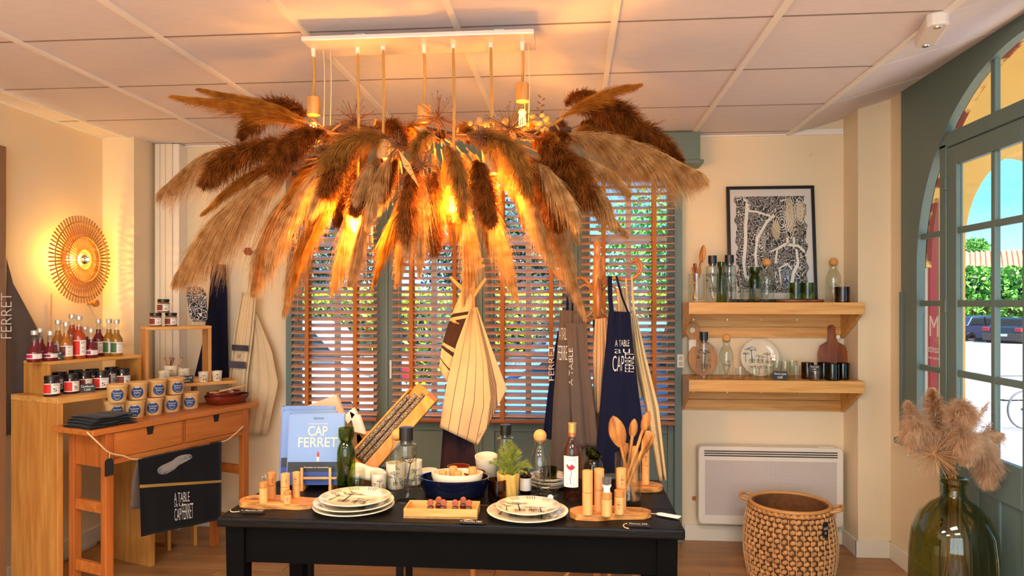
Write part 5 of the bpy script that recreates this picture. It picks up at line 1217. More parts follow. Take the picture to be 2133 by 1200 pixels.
# upper shelf
o = thing('utensil_jar', 'clear glass jar with wooden utensils at the left end of the upper shelf', 'jar', U(1451, 4.36)); MB().lathe(shell([(.050, 0), (.052, .005), (.049, .02), (.050, .175)], .003, .012), 32).build('body', m_clear, o, smooth=True)
for k, (dx, tx, ty, L_, w_, lb, kd) in enumerate(((-.022, 1466, 510, .11, .042, 'olive wood spatula standing tallest in the shelf jar', 'spoon'), (-.010, 1447, 548, .06, .022, 'short dark wooden fork in the shelf jar', 'flat'), (-.02, 1458, 555, .07, .03, 'short wooden spoon in the shelf jar behind the spatula', 'spoon'), (.0, 1443, 556, .05, .02, 'wooden spreader leaning left in the shelf jar', 'flat'))):
    b0 = U(1451, 4.36)+Vector((dx, -.012+.008*k, .014)); utensil(b0, W(tx, ty, Y=4.36+.006*k), lb, kd, L_, w_, grp='utensils in the shelf jar', m=m_darkwood if k == 1 else m_olivez, roll=.4)
carafe_stopper(U(1484), 'clear printed carafe with black stopper, left of two on the upper shelf', .283, .039, True, 31); carafe_stopper(U(1519), 'clear printed carafe with black stopper, right of two on the upper shelf', .285, .041, True, 32)
carafe_green(U(1503, 4.42), 'green carafe between the two black stoppered carafes on the upper shelf', .25, .032)
carafe_green(U(1572, 4.40), 'green carafe behind the small glasses on the upper shelf', .215, .036)
for k, px in enumerate((1553, 1577)):
    for j in range(2): glass_cup(U(px, 4.29)+Vector((0, 0, .030*j)), .030-.0005*j, .052, f'small clear glass, {("lower", "upper")[j]} of the {("left", "right")[k]} stack on the upper shelf', m_clear, 1.18, grp='small stacked glasses on the upper shelf')
carafe_cork(U(1597, 4.33), 'clear lettered carafe with cork ball in front of the framed map', .268, .044); carafe_cork(U(1736, 4.40), 'clear lettered carafe with cork ball at the right end of the upper shelf', .272, .045)
glass_cup(U(1755, 4.29), .042, .092, 'dark brown tumbler at the right end of the upper shelf', m_amber, 1.0, grp='tumblers on the shelves')
tag(MB().lathe([(0, 0), (.135, 0), (.14, .004), (.14, .014), (.135, .018), (0, .018)], 40, sy=.45).build('round_board', m_darkwood, None, loc=U(1666, 4.32), smooth=True), 'thin dark wooden board under the green tumblers', 'board')
for k, px in enumerate((1658, 1682)): glass_cup(U(px, 4.32)+Vector((0, 0, .018)), .037, .10, f'bright green tumbler on the dark board, {("left", "right")[k]} one', m_green, 1.0, grp='tumblers on the shelves')
# lower shelf
rbp = V_(1463, 4.50); o = thing('round_board', 'pale round chopping board with hooked handle leaning on the lower shelf', 'chopping board', rbp, 0)
cs = [(.095*math.cos(t)*.95, .108+.108*math.sin(t)) for t in np.linspace(-PI*.5, PI*.42, 14)]+[(.0, .24), (-.015, .29)]
hook = [(-.03, .33), (-.07, .335), (-.105, .31), (-.11, .27), (-.085, .24), (-.06, .20)]+[(.095*math.cos(t)*.95, .108+.108*math.sin(t)) for t in np.linspace(PI*.72, PI*1.45, 10)]
P = [(a, b) for a, b in cs]+hook
MB().prism(P, 0, .016, lambda a, b, h: (a, h+(b-.35)*.0+b*.12-.03, b)).build('board', m_bamboo2, o, bevel=.003)
MB().tube([(-.062, -.004, .285), (-.062, .03, .285)], .017, 20).build('hook_hole', m_wall, o)
bx('paper_tag', m_paper, -.085, -.04, -.008, -.006, .15, .225, o)
carafe_stopper(V_(1466, 4.30), 'clear printed carafe with black stopper on the lower shelf', .282, .039, True, 33); carafe_cork(V_(1513, 4.31), 'clear lettered carafe with cork ball on the lower shelf', .272, .043)
for k, px in enumerate((1542, 1571)): glass_cup(V_(px, 4.28), .030, .072, f'small clear glass on the lower shelf in front of the standing plate, {("left", "right")[k]} one', m_clear, 1.12, grp='small glasses on the lower shelf')
sp_ = thing('standing_plate', 'cream plate printed with pines and huts standing upright on the lower shelf', 'plate', V_(1584, 4.46)); R_ = .118
MB().lathe([(0, 0), (R_*.62, 0), (R_*.66, .003), (R_*.99, .017), (R_, .019), (R_*.985, .020), (R_*.70, .0085), (R_*.64, .0065), (0, .0065)], 48, M=Matrix.Translation((0, .03, .115)) @ Matrix.Rotation(PI/2-.2, 4, 'X')).build('dish', m_plate, sp_, smooth='all')
M_ = Matrix.Translation((0, .03, .115)) @ Matrix.Rotation(PI/2-.2, 4, 'X')
mb = MB(); f = lambda a, b: tuple(M_ @ Vector((a, b, .008+max(0, math.hypot(a, b)-.66*R_)*.42))); pine_print(mb, f, -.045, -.03, .10, 41); pine_print(mb, f, .045, -.035, .07, 42)
for k in range(40): a = random.uniform(-1, 1); ribbon(mb, [(a*.08, -.05-.02*random.random()), (a*.08+.01, -.05-.02*random.random())], .0016, f)
mb.build('print', m_ink, sp_)['kind'] = 'stuff'
for x in (-.05, .05): MB().tube([(x, -.01, .0), (x, -.01, .02), (x, .0, .012), (x, .08, 0)], .002, 6).build('plate_stand', m_steel, sp_)
for k, (px, Y, h, r) in enumerate(((1602, 4.33, .085, .030), (1619, 4.40, .105, .030), (1636, 4.33, .105, .032), (1650, 4.42, .105, .030))): glass_cup(V_(px, Y), r, h, f'clear tumbler behind the lower slate sign, {wh[k]} from left', m_clear, 1.08, grp='clear tumblers on the lower shelf')
glass_cup(V_(1658, 4.28), .023, .085, 'narrow clear glass right of the lower slate sign', m_clear, 1.1, grp='clear tumblers on the lower shelf')
glass_cup(V_(1682, 4.36), .036, .098, 'amber brown tumbler on the lower shelf', m_amber, 1.0, grp='tumblers on the shelves'); glass_cup(V_(1698, 4.27), .034, .088, 'clear tumbler with a slate tag on its rim on the lower shelf', m_clear, 1.0, grp='tumblers on the shelves')
for k, (px, Y) in enumerate(((1716, 4.36), (1734, 4.275), (1756, 4.34))): glass_cup(V_(px, Y), .038, .098, f'dark green tumbler in front of the paddle board, {wh[k]} from left', m_dgreen if k == 1 else glass('smoke_glass', '75786a'), 1.0, grp='tumblers on the shelves')
sign(V_(1624, 4.262), .085, .052, 'Verres à pied\n6,50€', 'slate sign standing on the edge of the lower shelf'); sign(V_(1697, 4.225)+Vector((0, .008, .058)), .055, .035, 'Verres à pied\n6,50€', 'small slate tag hung on the clear tumbler of the lower shelf')
pb = thing('paddle_board', 'dark wooden paddle board leaning in the right corner of the lower shelf', 'chopping board', V_(1738, 4.49))
P = [(-.085, 0), (.085, 0), (.09, .14), (.075, .19), (.03, .215), (.022, .24), (.022, .30), (.012, .318), (-.012, .318), (-.022, .30), (-.022, .24), (-.03, .215), (-.075, .19), (-.09, .14)]
MB().prism(P, 0, .016, lambda a, b, h: (a, h+b*.14, b)).build('board', m_darkwood, pb, bevel=.003); MB().tube([(.03, .02, .245), (.03, .025, .245)], .012, 14).build('paper_disc', m_paper, pb)
# light switch on the window frame
sw = thing('light_switch', 'white double light switch beside the window frame', 'switch', (wx(1418, 4.48), 4.497, zz(1418, 752, 4.49)))
bx('plate', m_trimw, -.022, .022, -.012, 0, -.042, .042, sw, bevel=.003)
for z in (-.018, .018): bx('rocker', mat('switch_grey', 'b9ad95', .5), -.011, .011, -.015, -.012, z-.012, z+.012, sw, bevel=.001)
# convector heater
hx0, hx1 = wx(1455, 4.46), wx(1757, 4.46); hz0, hz1 = .137, .622
ht = thing('wall_heater', 'white electric panel heater with perforated grey grille below the shelves', 'heater', ((hx0+hx1)/2, 4.46, 0)); w2 = (hx1-hx0)/2
m_hw = mat('heater_white', 'e8dfcf', .4)
def rrect(w, z0, z1, r, n=6):
    out = []
    for cx_, cz_, a0 in ((w-r, z1-r, 0), (-w+r, z1-r, PI/2), (-w+r, z0+r, PI), (w-r, z0+r, 1.5*PI)):
        out += [(cx_+r*math.cos(a0+PI/2*i/n), cz_+r*math.sin(a0+PI/2*i/n)) for i in range(n+1)]
    return out
MB().prism(rrect(w2, hz0, hz1, .03), 0, .09, lambda a, b, h: (a, h, b)).build('casing', m_hw, ht, bevel=.006)
gm, gn, gl_, gp = mk('perforated_grille'); gp.inputs['Roughness'].default_value = .5
_tc = gn.new('ShaderNodeTexCoord'); _v = gn.new('ShaderNodeTexVoronoi'); _v.inputs['Scale'].default_value = 130; _v.inputs['Randomness'].default_value = 0; _cr = gn.new('ShaderNodeValToRGB'); _cr.color_ramp.elements[0].position = .33; _cr.color_ramp.elements[1].position = .42
_cr.color_ramp.elements[0].color = (.10, .085, .075, 1); _cr.color_ramp.elements[1].color = (.62, .56, .5, 1); gl_.new(_tc.outputs['Object'], _v.inputs[0]); gl_.new(_v.outputs['Distance'], _cr.inputs[0]); gl_.new(_cr.outputs[0], gp.inputs['Base Color'])
bx('grille', gm, -w2+.04, w2-.04, -.0025, .001, .195, hz1-.085, ht)
for k in range(3): bx('vent_slot', mat('slot_dark', '3a2e26', .8), -w2+.035, w2-.035, -.0015, .002, hz1-.032-.014*k, hz1-.025-.014*k, ht)
bx('thermostat_cover', m_hw, w2-.14, w2-.05, .02, .07, hz1-.001, hz1+.004, ht, bevel=.002)
# woven basket
bkp = Vector((1.21, 4.02, 0)); bk = thing('woven_basket', 'round woven water hyacinth basket with two handles below the heater', 'basket', bkp)
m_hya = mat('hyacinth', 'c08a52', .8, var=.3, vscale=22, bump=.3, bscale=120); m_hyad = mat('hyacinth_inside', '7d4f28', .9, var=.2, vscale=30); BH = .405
br = lambda z: .198+.040*math.sin(PI*min(1, (z+.06)/.50))
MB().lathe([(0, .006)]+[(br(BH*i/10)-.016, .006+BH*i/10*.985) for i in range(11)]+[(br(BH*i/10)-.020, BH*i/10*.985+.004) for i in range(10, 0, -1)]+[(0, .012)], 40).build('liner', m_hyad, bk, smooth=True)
mb = MB(); rows = 15
for j in range(rows):
    z = .016+j*(BH-.035)/(rows-1); n = 40; r0 = br(z)
    for i in range(n):
        a = 2*PI*(i+.5*(j % 2))/n+random.uniform(-.02, .02); tw = .5 if j % 2 else -.5
        M_ = Matrix.Translation((r0*math.cos(a), r0*math.sin(a), z)) @ Matrix.Rotation(a, 4, 'Z') @ Matrix.Rotation(tw+random.uniform(-.15, .15), 4, 'X') @ Matrix.Diagonal((.012, .0185, .0125, 1))
        prof = [(0, -1), (.7, -.7), (1, 0), (.7, .7), (0, 1)]; mb.lathe(prof, 7, M=M_)
w_ = mb.build('weave', m_hya, bk, smooth='all'); w_['kind'] = 'stuff'
for i in range(40):
    a = 2*PI*i/40
    if i == 0: c0 = MB().tube([(br(z)+.011, 0, z) for z in [BH*k/12 for k in range(12)]], .0016, 5).build('warp_cord', m_twine, bk)
    else: copyobj(c0, bk, (0, 0, 0), (0, 0, a))
m_cane = mat('cane', 'c98f4e', .45, var=.12)
for z, r in ((BH, .011), (BH-.022, .009)): MB().tube([((br(BH)+.002)*math.cos(2*PI*i/48), (br(BH)+.002)*math.sin(2*PI*i/48), z) for i in range(48)], r, 8, True).build('rim', m_cane, bk, smooth='all')
for a in (2.6, -.42):
    c, s = math.cos(a), math.sin(a); R_ = br(BH)
    MB().tube(spline([(R_*c-.055*s, R_*s+.055*c, BH-.012), ((R_+.05)*c-.05*s, (R_+.05)*s+.05*c, BH+.004), ((R_+.062)*c, (R_+.062)*s, BH+.008), ((R_+.05)*c+.05*s, (R_+.05)*s-.05*c, BH+.004), (R_*c+.055*s, R_*s-.055*c, BH-.012)], 18), .009, 8).build('handle', m_cane, bk, smooth='all')
a = -1.05; tp_ = bkp+Vector(((br(.36)+.022)*math.cos(a), (br(.36)+.022)*math.sin(a), .365))
hangtag('price_tag', 'black slate tag hanging from the rim of the woven basket', tp_, .038, .085, Vector((math.cos(a), math.sin(a), 0)), tp_+Vector((-.004, .006, .04)), text='Corbeille 59€\nGrand')
# demijohn vase with dried plumes
vp = Vector((1.675, 3.235, 0)); vs = thing('demijohn_vase', 'large olive green glass demijohn standing beside the arched door', 'vase', vp)
vprof = [(.15, 0), (.168, .01), (.176, .06), (.178, .25), (.176, .42), (.165, .52), (.135, .59), (.09, .635), (.055, .66), (.046, .685), (.046, .715), (.058, .728), (.058, .748), (.048, .752)]
MB().lathe(shell(vprof, .006, .02), 48).build('body', m_olivegl, vs, smooth=True)
# ------------------------------------------------------------------ feathery plumes
def hairs(spine, width, hairlen, nh, seed, s0=.12, grav=.25, th=(.25, .75), hw=.0011, curl=.0, side=None, prof=.55, K=4, taper=0, tipcut=.75):
    """numpy arrays (verts, faces) of a plume: fine ribbons growing off a curved spine"""
    r = np.random.default_rng(seed); S = np.array([tuple(p) for p in spine]); n = len(S)-1
    s = s0+(1-s0)*r.random(nh)**.9; f = s*n; i = np.minimum(f.astype(int), n-1); t = (f-i)[:, None]
    base = S[i]*(1-t)+S[i+1]*t; tg = S[i+1]-S[i]; tg /= np.linalg.norm(tg, axis=1)[:, None]
    rad = r.normal(size=(nh, 3)); rad -= (rad*tg).sum(1)[:, None]*tg; rad /= np.linalg.norm(rad, axis=1)[:, None]
    x = (s-s0)/(1-s0); pr = np.clip(np.minimum(1, x*5+.25), 0, 1)*(1-tipcut*np.clip((x-prof)/(1-prof), 0, 1)**(1.5 if tipcut < .8 else 1.1))
    ang = r.uniform(th[0], th[1], nh)*(1-taper*x); L = hairlen*pr*r.uniform(.55, 1.15, nh)
    wsc = (1.7*width/hairlen)
    d = tg*np.cos(ang)[:, None]+rad*np.sin(ang)[:, None]*wsc
    d[:, 2] -= grav*.35*r.random(nh)
    d /= np.linalg.norm(d, axis=1)[:, None]
    base = base+rad*(.004*r.random(nh))[:, None]
    P = []
    for k in range(K):
        q = k/(K-1); p = base+d*(L*q)[:, None]; p[:, 2] -= grav*L*q*q*r.uniform(.6, 1.2, nh)
        if curl: p += r.normal(size=(nh, 3))*(curl*q*L)[:, None]
        P.append(p)
    w = np.cross(d, r.normal(size=(nh, 3))); w /= np.linalg.norm(w, axis=1)[:, None]; w *= hw
    V = np.empty((nh, K, 2, 3))
    for k in range(K):
        tp = 1-.75*k/(K-1); V[:, k, 0] = P[k]-w*tp; V[:, k, 1] = P[k]+w*tp
    o = (np.arange(nh)*2*K)[:, None]; Fs = []
    for k in range(K-1): Fs.append(o+np.array([2*k, 2*k+1, 2*k+3, 2*k+2]))
    return V.reshape(-1, 3), np.concatenate(Fs)
def np_mesh(name, V, Fq, m, parent=None, loc=None):
    me = bpy.data.meshes.new(name); nf = len(Fq); me.vertices.add(len(V)); me.vertices.foreach_set('co', V.astype(np.float32).ravel())
    me.loops.add(nf*4); me.loops.foreach_set('vertex_index', Fq.astype(np.int32).ravel()); me.polygons.add(nf)
    me.polygons.foreach_set('loop_start', np.arange(0, nf*4, 4, dtype=np.int32)); me.polygons.foreach_set('loop_total', np.full(nf, 4, dtype=np.int32)); me.update(); me.validate()
    me.materials.append(m); o = bpy.data.objects.new(name, me); COL.objects.link(o); o.parent = parent
    if loc is not None: o.location = loc
    return o
F_P = fluff('pale_pampas', 'b07e44', 'e6be86', .6); F_G = fluff('golden_pampas', 'a8641e', 'dc9a40', .6); F_B = fluff('brown_reed', '5a2c10', 'a8642a', .5); F_O = fluff('olive_plume', '8a5a26', 'c08a44', .45); F_K = fluff('tan_plume', 'c9a07a', 'efd0ac', .45)
m_stem = mat('dry_stem', 'a8733a', .8)
def plume(parent, org, pts, kind, w=.07, seed=0, nh=1500, s0=.15):
    sp = [p-org for p in spline(pts, 20)]; Ln = sum((sp[i+1]-sp[i]).length for i in range(20))
    kw = dict(P=dict(hairlen=min(.20, .30*Ln), th=(.10, .7), grav=.6, hw=.0010, prof=.3, taper=.7, tipcut=.85), G=dict(hairlen=min(.16, .27*Ln), th=(.12, .6), grav=.25, hw=.0010, prof=.3, taper=.7, tipcut=.85), B=dict(hairlen=min(.075, .2*Ln), th=(.3, 1.0), grav=.5, hw=.0016, curl=.10),
              D=dict(hairlen=min(.21, .30*Ln), th=(.10, .75), grav=.78, hw=.0009, prof=.38, taper=.6, tipcut=.83),
              O=dict(hairlen=min(.09, .22*Ln), th=(.25, .8), grav=.45, hw=.0012, curl=.05), K=dict(hairlen=min(.08, .25*Ln), th=(.3, 1.0), grav=.6, hw=.0010, curl=.08))[kind]
    V, Fq = hairs(sp, w, kw.pop('hairlen'), int(nh*1.7), seed, s0=s0, **kw)
    o = np_mesh('plume', V, Fq, dict(P=F_P, D=F_P, G=F_G, B=F_B, O=F_O, K=F_K)[kind], parent)
    MB().tube(sp[:16], [.0032-.0001*i for i in range(16)], 5).build('stem', m_stem, o); return o
# ------------------------------------------------------------------ pampas chandelier
YP = 2.70
ch = thing('pampas_chandelier', 'large chandelier of pampas plumes and filament bulbs hung from a ceiling plate', 'chandelier', (wx(900, YP), YP, CEIL)); CO = ch.location.copy()
m_plate_w = mat('white_metal_plate', 'e6dcd4', .25, .2)
bx('ceiling_plate', m_plate_w, -1.014-CO.x, -.137-CO.x, 2.56-CO.y, 2.74-CO.y, -.075, -.058, ch, bevel=.003)
for q in (-.85, -.3): bx('plate_spacer', m_plate_w, q-CO.x, q+.04-CO.x, 2.70-CO.y, 2.72-CO.y, -.058, 0, ch)
def C(px, py, dy=0): return W(px, py, Y=YP+dy)
m_cord = mat('braided_cord', 'b08040', .8, bump=.4, bscale=400); m_sock = wood('socket_wood', 'b87a38', 'd79c58', 2, 20, .5, 8)
m_glow = emit('filament', 'ffc050', 60); m_bulb = glass('amber_bulb', 'fff0d0', .8)
def pendant(px, py_s, dy, bulb, scale=1.0, top=None, watt=30):
    top_ = Vector((wx(px, YP-.05), YP-.05, CEIL-.075)); top_.x = min(max(top_.x, -1.0), -.15); s_ = C(px, py_s, dy)
    c = MB().tube([top_-CO, (top_*.5+s_*.5)-CO+Vector((.004, 0, 0)), s_-CO], .0055, 8).build('cord', m_cord, ch)
    MB().lathe([(0, 0), (.010, 0), (.007, -.03), (0, -.03)], 12, top_-CO).build('cord_cap', m_trimw, c)
    if bulb:
        k = MB().lathe([(0, 0), (.024, 0), (.0265, -.004), (.0265, -.070), (.023, -.072), (0, -.072)], 24, s_-CO).build('socket', m_sock, ch, smooth=True)
        z0 = -.075; r = .055*scale
        b = MB().lathe([(.015, z0), (.017, z0-.012)]+[(r*math.sin(a), z0-.012-.035*scale-r*.62*1.1+r*1.05*math.cos(a)) for a in np.linspace(.42, PI, 14)], 24, s_-CO).build('bulb', m_bulb, ch, smooth='all')
        for q in range(4):
            an = q*PI/2+.4; rr_ = .010; MB().tube([s_-CO+Vector((rr_*math.cos(an), rr_*math.sin(an), z0-.03)), s_-CO+Vector((rr_*1.3*math.cos(an), rr_*1.3*math.sin(an), z0-.085*scale))], .0016, 5).build('filament', m_glow, b)
        l = light('bulb_light', 'POINT', s_-CO+Vector((0, 0, z0-.06)), watt, (1, .46, .09), shadow_soft_size=.035); l.parent = ch
pendant(653, 203, .0, True, 1.1, None, 2.2); pendant(1088, 174, .02, True, 1.05, None, 1.8); pendant(883, 220, -.02, True, .8, None, 2.5)
pendant(745, 378, -.10, True); pendant(798, 292, -.14, True, .8); pendant(944, 350, -.15, True); pendant(1022, 322, -.13, True)
for px in (676, 690, 1094, 1103):
    MB().tube(spline([C(px-4, 84, -.05)-CO, C(px, 160, 0)-CO, C(px-2, 285, .02)-CO], 8), .002, 5).build('hanging_cord', m_twine, ch)
# the branch everything is tied to
rr = random.Random(11)
bp_ = [C(600, 285), C(680, 268, .02), C(790, 272), C(900, 275, -.02), C(1010, 290), C(1110, 275, .01), C(1190, 270)]
MB().tube([p-CO for p in spline(bp_, 30)], [.014+.004*math.sin(i) for i in range(31)], 8).build('branch', mat('bark', '4a2a18', .9, bump=.5), ch, smooth='all')
for k in range(16):
    x = 640+35*k; MB().tube([C(x, 262+rr.uniform(-6, 18), rr.uniform(-.03, .03))-CO, C(x+rr.uniform(-60, 60), 272+rr.uniform(-30, 40), rr.uniform(-.08, .08))-CO], .0045, 6).build('twig', m_stem, ch)
PL = [  # (points as (px,py,dy)...), kind, width, hairs
 ([(700,285,-.02),(600,248,-.08),(480,215,-.14),(362,200,-.18)],'G',.055,1500), ([(690,280,0),(600,235,-.05),(510,205,-.08),(418,186,-.1)],'G',.05,1200),
 ([(680,270,.05),(610,222,.06),(545,222,.06),(500,285,.05)],'B',.09,1500), ([(665,300,-.05),(570,300,-.1),(480,325,-.14),(420,385,-.16)],'B',.10,2200),
 ([(640,300,.05),(520,300,.1),(420,325,.14),(332,398,.16)],'D',.06,900), ([(720,280,-.1),(650,275,-.15),(600,300,-.18),(565,360,-.18)],'B',.09,2000),
 ([(660,330,.0),(570,345,-.05),(490,385,-.08),(424,442,-.1)],'G',.05,1200), ([(665,335,-.06),(560,375,-.12),(450,455,-.16),(368,570,-.18)],'D',.10,3000),
 ([(690,340,.05),(610,400,.06),(560,480,.06),(528,592,.05)],'D',.08,1800), ([(700,345,-.1),(640,400,-.16),(590,470,-.2),(552,560,-.2)],'P',.07,1500),
 ([(730,340,.08),(670,430,.12),(620,530,.14),(592,640,.14)],'P',.06,1400), ([(740,350,-.05),(690,420,-.1),(640,500,-.14),(606,605,-.16)],'G',.055,1300),
 ([(760,350,.02),(735,430,.02),(710,520,0),(690,600,-.02)],'P',.06,1400), ([(790,350,-.08),(765,430,-.12),(745,510,-.14),(728,580,-.14)],'P',.055,1200),
 ([(835,292,-.12),(760,285,-.18),(700,320,-.22),(686,410,-.22)],'O',.10,2200), ([(815,300,-.1),(780,350,-.16),(755,400,-.18),(735,445,-.18)],'B',.07,1500),
 ([(840,310,-.1),(815,350,-.14),(795,385,-.15),(790,420,-.15)],'B',.06,1200), ([(850,340,.0),(835,420,-.02),(805,500,-.04),(776,594,-.05)],'G',.055,1400),
 ([(865,340,.05),(855,420,.05),(840,500,.05),(826,585,.04)],'P',.055,1300), ([(890,320,-.05),(890,400,-.1),(875,460,-.12),(858,505,-.12)],'B',.06,1300),
 ([(900,320,-.08),(905,390,-.12),(900,450,-.14),(905,525,-.14)],'B',.06,1500), ([(905,290,-.12),(890,280,-.2),(870,300,-.24),(862,335,-.25)],'O',.07,900),
 ([(920,290,-.1),(945,330,-.16),(955,380,-.18),(962,452,-.18)],'O',.06,1400), ([(940,320,.0),(965,420,-.02),(975,510,-.04),(966,618,-.05)],'P',.06,1600),
 ([(975,320,-.1),(998,350,-.15),(1012,400,-.17),(1024,468,-.17)],'B',.075,2200), ([(985,330,.03),(1020,420,.03),(1050,510,.02),(1076,612,0)],'P',.06,1500),
 ([(950,280,-.1),(1020,285,-.16),(1070,320,-.2),(1100,405,-.2)],'O',.09,2000), ([(1030,310,-.02),(1080,370,-.06),(1120,450,-.08),(1152,545,-.1)],'P',.06,1500),
 ([(1050,320,.03),(1110,390,.03),(1165,490,.02),(1216,645,0)],'P',.075,2000), ([(1080,310,-.1),(1120,350,-.15),(1150,400,-.17),(1168,475,-.17)],'B',.075,2200),
 ([(1085,290,-.06),(1140,300,-.12),(1195,350,-.16),(1262,445,-.18)],'B',.085,2600), ([(1150,340,.02),(1200,380,-.02),(1250,425,-.04),(1304,485,-.06)],'P',.05,1000),
 ([(1110,285,0),(1220,280,-.02),(1340,305,-.04),(1462,362,-.06)],'D',.085,3400), ([(1150,262,.04),(1230,215,.04),(1300,235,.03),(1365,315,.02)],'B',.10,2600),
 ([(1135,270,-.05),(1200,225,-.08),(1270,190,-.1),(1332,176,-.12)],'G',.045,1300), ([(1165,245,.08),(1190,205,.1),(1225,196,.1),(1245,225,.1)],'B',.06,900),
 ([(1160,280,.1),(1250,250,.14),(1350,270,.16),(1420,335,.16)],'B',.08,1500)]
for k, (P_, kd, w, nh) in enumerate(PL): plume(ch, CO, [C(a, b, d) for a, b, d in P_], kd, w, 100+k, nh, .18 if kd != 'O' else .1)
for k in range(34):  # fuller skirt behind, in front and below
    x = 660+17*k+rr.uniform(-10, 10); out = (x-910)/330; dy = rr.choice((-1, 1))*rr.uniform(.05, .30); L_ = rr.uniform(120, 250)
    p0 = (x*.75+910*.25, 300+rr.uniform(-10, 30), dy*.25); L_ *= 1-.4*abs(out); p3 = (x+out*95+rr.uniform(-25, 25), p0[1]+L_, dy)
    pts = [p0, (p0[0]+(p3[0]-p0[0])*.45, p0[1]+L_*.25, dy*.7), (p0[0]+(p3[0]-p0[0])*.8, p0[1]+L_*.6, dy*.95), p3]
    plume(ch, CO, [C(a, b, d) for a, b, d in pts], rr.choice('PGGPB'), rr.uniform(.045, .07), 300+k, 1100)
for k in range(26):  # short tufts tied along the branch
    x = 640+22*k; a_ = rr.uniform(0, 6.28); dy = .16*math.sin(a_); dx = rr.uniform(-70, 70)
    plume(ch, CO, [C(x, 282, 0), C(x+dx*.5, 268+rr.uniform(-12, 20), dy*.6), C(x+dx, 285+rr.uniform(-20, 40), dy)], rr.choice('OBGGB'), rr.uniform(.05, .07), 500+k, 700, .1)
# allium seed heads
m_all = mat('dry_allium', '6e3f1c', .8)
def allium(parent, c, r, n, seed, m=m_all, stem_to=None, head=.0022):
    g_ = np.random.default_rng(seed); mb = MB()
    for i in range(n):
        d = Vector(g_.normal(size=3)).normalized(); L_ = r*g_.uniform(.75, 1.05); side = d.orthogonal().normalized()*.0009
        mb.tube([c, c+d*L_], [.0011, .0008], 3); mb.tube([c+d*L_*.94, c+d*L_], [.0008, head], 4)
    mb.ball(tuple(c), r*.09, 8)
    o = mb.build('seed_head', m, parent); o['kind'] = 'stuff'
    if stem_to is not None: MB().tube([c, stem_to], .003, 6).build('stem', m_stem, o)
    return o
for k, (x, y, dy, r) in enumerate(((738, 252, -.05, .085), (913, 245, -.06, .095), (830, 302, -.25, .055), (1062, 268, -.1, .10), (880, 345, -.26, .06), (676, 308, -.22, .05), (1000, 285, -.2, .045))): allium(ch, C(x, y, dy)-CO, r, 85, k, stem_to=C(x+8, y+60, 0)-CO)
m_pod = mat('poppy_pod', 'c08a48', .8, var=.2)
for k in range(22):
    p = C(975+rr.uniform(0, 95), 262+rr.uniform(-12, 24), rr.uniform(-.12, .02))-CO; MB().ball(tuple(p), rr.uniform(.009, .014), 10, 1.1).build('seed_pod', m_pod, ch, smooth='all')
for k in range(14):
    p = C(1125+rr.uniform(-18, 24), 262+rr.uniform(-25, 30), rr.uniform(-.1, 0))-CO; MB().ball(tuple(p), rr.uniform(.008, .013), 8, .8).build('dried_flower', mat('straw_flower', 'd8a94c', .9) if k == 0 else bpy.data.materials['straw_flower'], ch, smooth='all')
for (x0_, y0_, x1_, y1_, dy) in ((830, 312, 874, 392, -.28), (905, 355, 930, 440, -.1), (790, 330, 752, 400, -.1), (1010, 320, 1090, 345, -.15), (860, 262, 920, 292, -.2)):
    a_, b_ = C(x0_, y0_, dy)-CO, C(x1_, y1_, dy)-CO; d_ = b_-a_; sd_ = d_.cross(Vector((0, 1, 0))).normalized()*.012
    MB().add([a_, a_+d_*.4-sd_, b_, a_+d_*.4+sd_, a_+d_*.4+Vector((0, .006, 0))], [(0, 1, 4), (1, 2, 4), (2, 3, 4), (3, 0, 4)]).build('dried_leaf', m_pod if x0_ != 790 else F_B, ch, solid=.002)
tw_ = MB(); 
for k in range(9):
    p = C(1122+k*.8, 255-6.5*k, -.02)-CO; s_ = 1 if k % 2 else -1; q = C(1122+k*.8+s_*9, 250-6.5*k, -.02)-CO; tw_.add([p, (p+q)/2+Vector((0, 0, .006)), q, (p+q)/2-Vector((0, 0, .005))], [(0, 1, 2, 3)])
tw_.build('leaf_sprig', m_all, ch, solid=.001)['kind'] = 'stuff'
# dried bouquet in the demijohn
bo = thing('dried_bouquet', 'dried bouquet of tan plumes and a spiky seed head in the demijohn', 'bouquet', vp+Vector((0, 0, .02))); BO = bo.location.copy()
nk = vp+Vector((0, 0, .74)); YV = vp.y
VP = lambda x, y, dy=0: W(x, y, Y=YV+dy)
for k, (P_, kd, w, nh) in enumerate((([(1960, 940, -.02), (1925, 895, -.03), (1890, 838, -.05)], 'K', .05, 3000), ([(1968, 930, 0), (1950, 870, .0), (1942, 812, 0)], 'B', .05, 100), ([(1968, 935, .0), (1952, 870, .02), (1940, 810, .03)], 'K', .055, 3060), ([(1965, 950, -.04), (1930, 900, -.08), (1905, 885, -.1), (1902, 915, -.1)], 'K', .06, 3240),
    ([(1980, 940, -.02), (1990, 875, -.06), (2005, 845, -.08), (2012, 880, -.1)], 'K', .07, 3960), ([(1985, 950, -.06), (1998, 915, -.1), (2008, 905, -.12), (2012, 960, -.13)], 'K', .07, 3600), ([(1990, 950, .0), (2030, 915, .0), (2055, 950, -.02), (2058, 1010, -.03)], 'K', .075, 4680), ([(1990, 945, .03), (2045, 905, .05), (2088, 905, .06)], 'K', .035, 600), ([(1990, 940, .05), (2030, 880, .07), (2058, 838, .08)], 'K', .02, 160), ([(1985, 955, .03), (2040, 930, .06), (2062, 880, .08)], 'K', .03, 260))):
    pts = [nk+Vector((random.uniform(-.02, .02), random.uniform(-.02, .02), -.02))]+[VP(*q) for q in P_]; plume(bo, BO, pts, kd, w, 700+k, nh, .25)
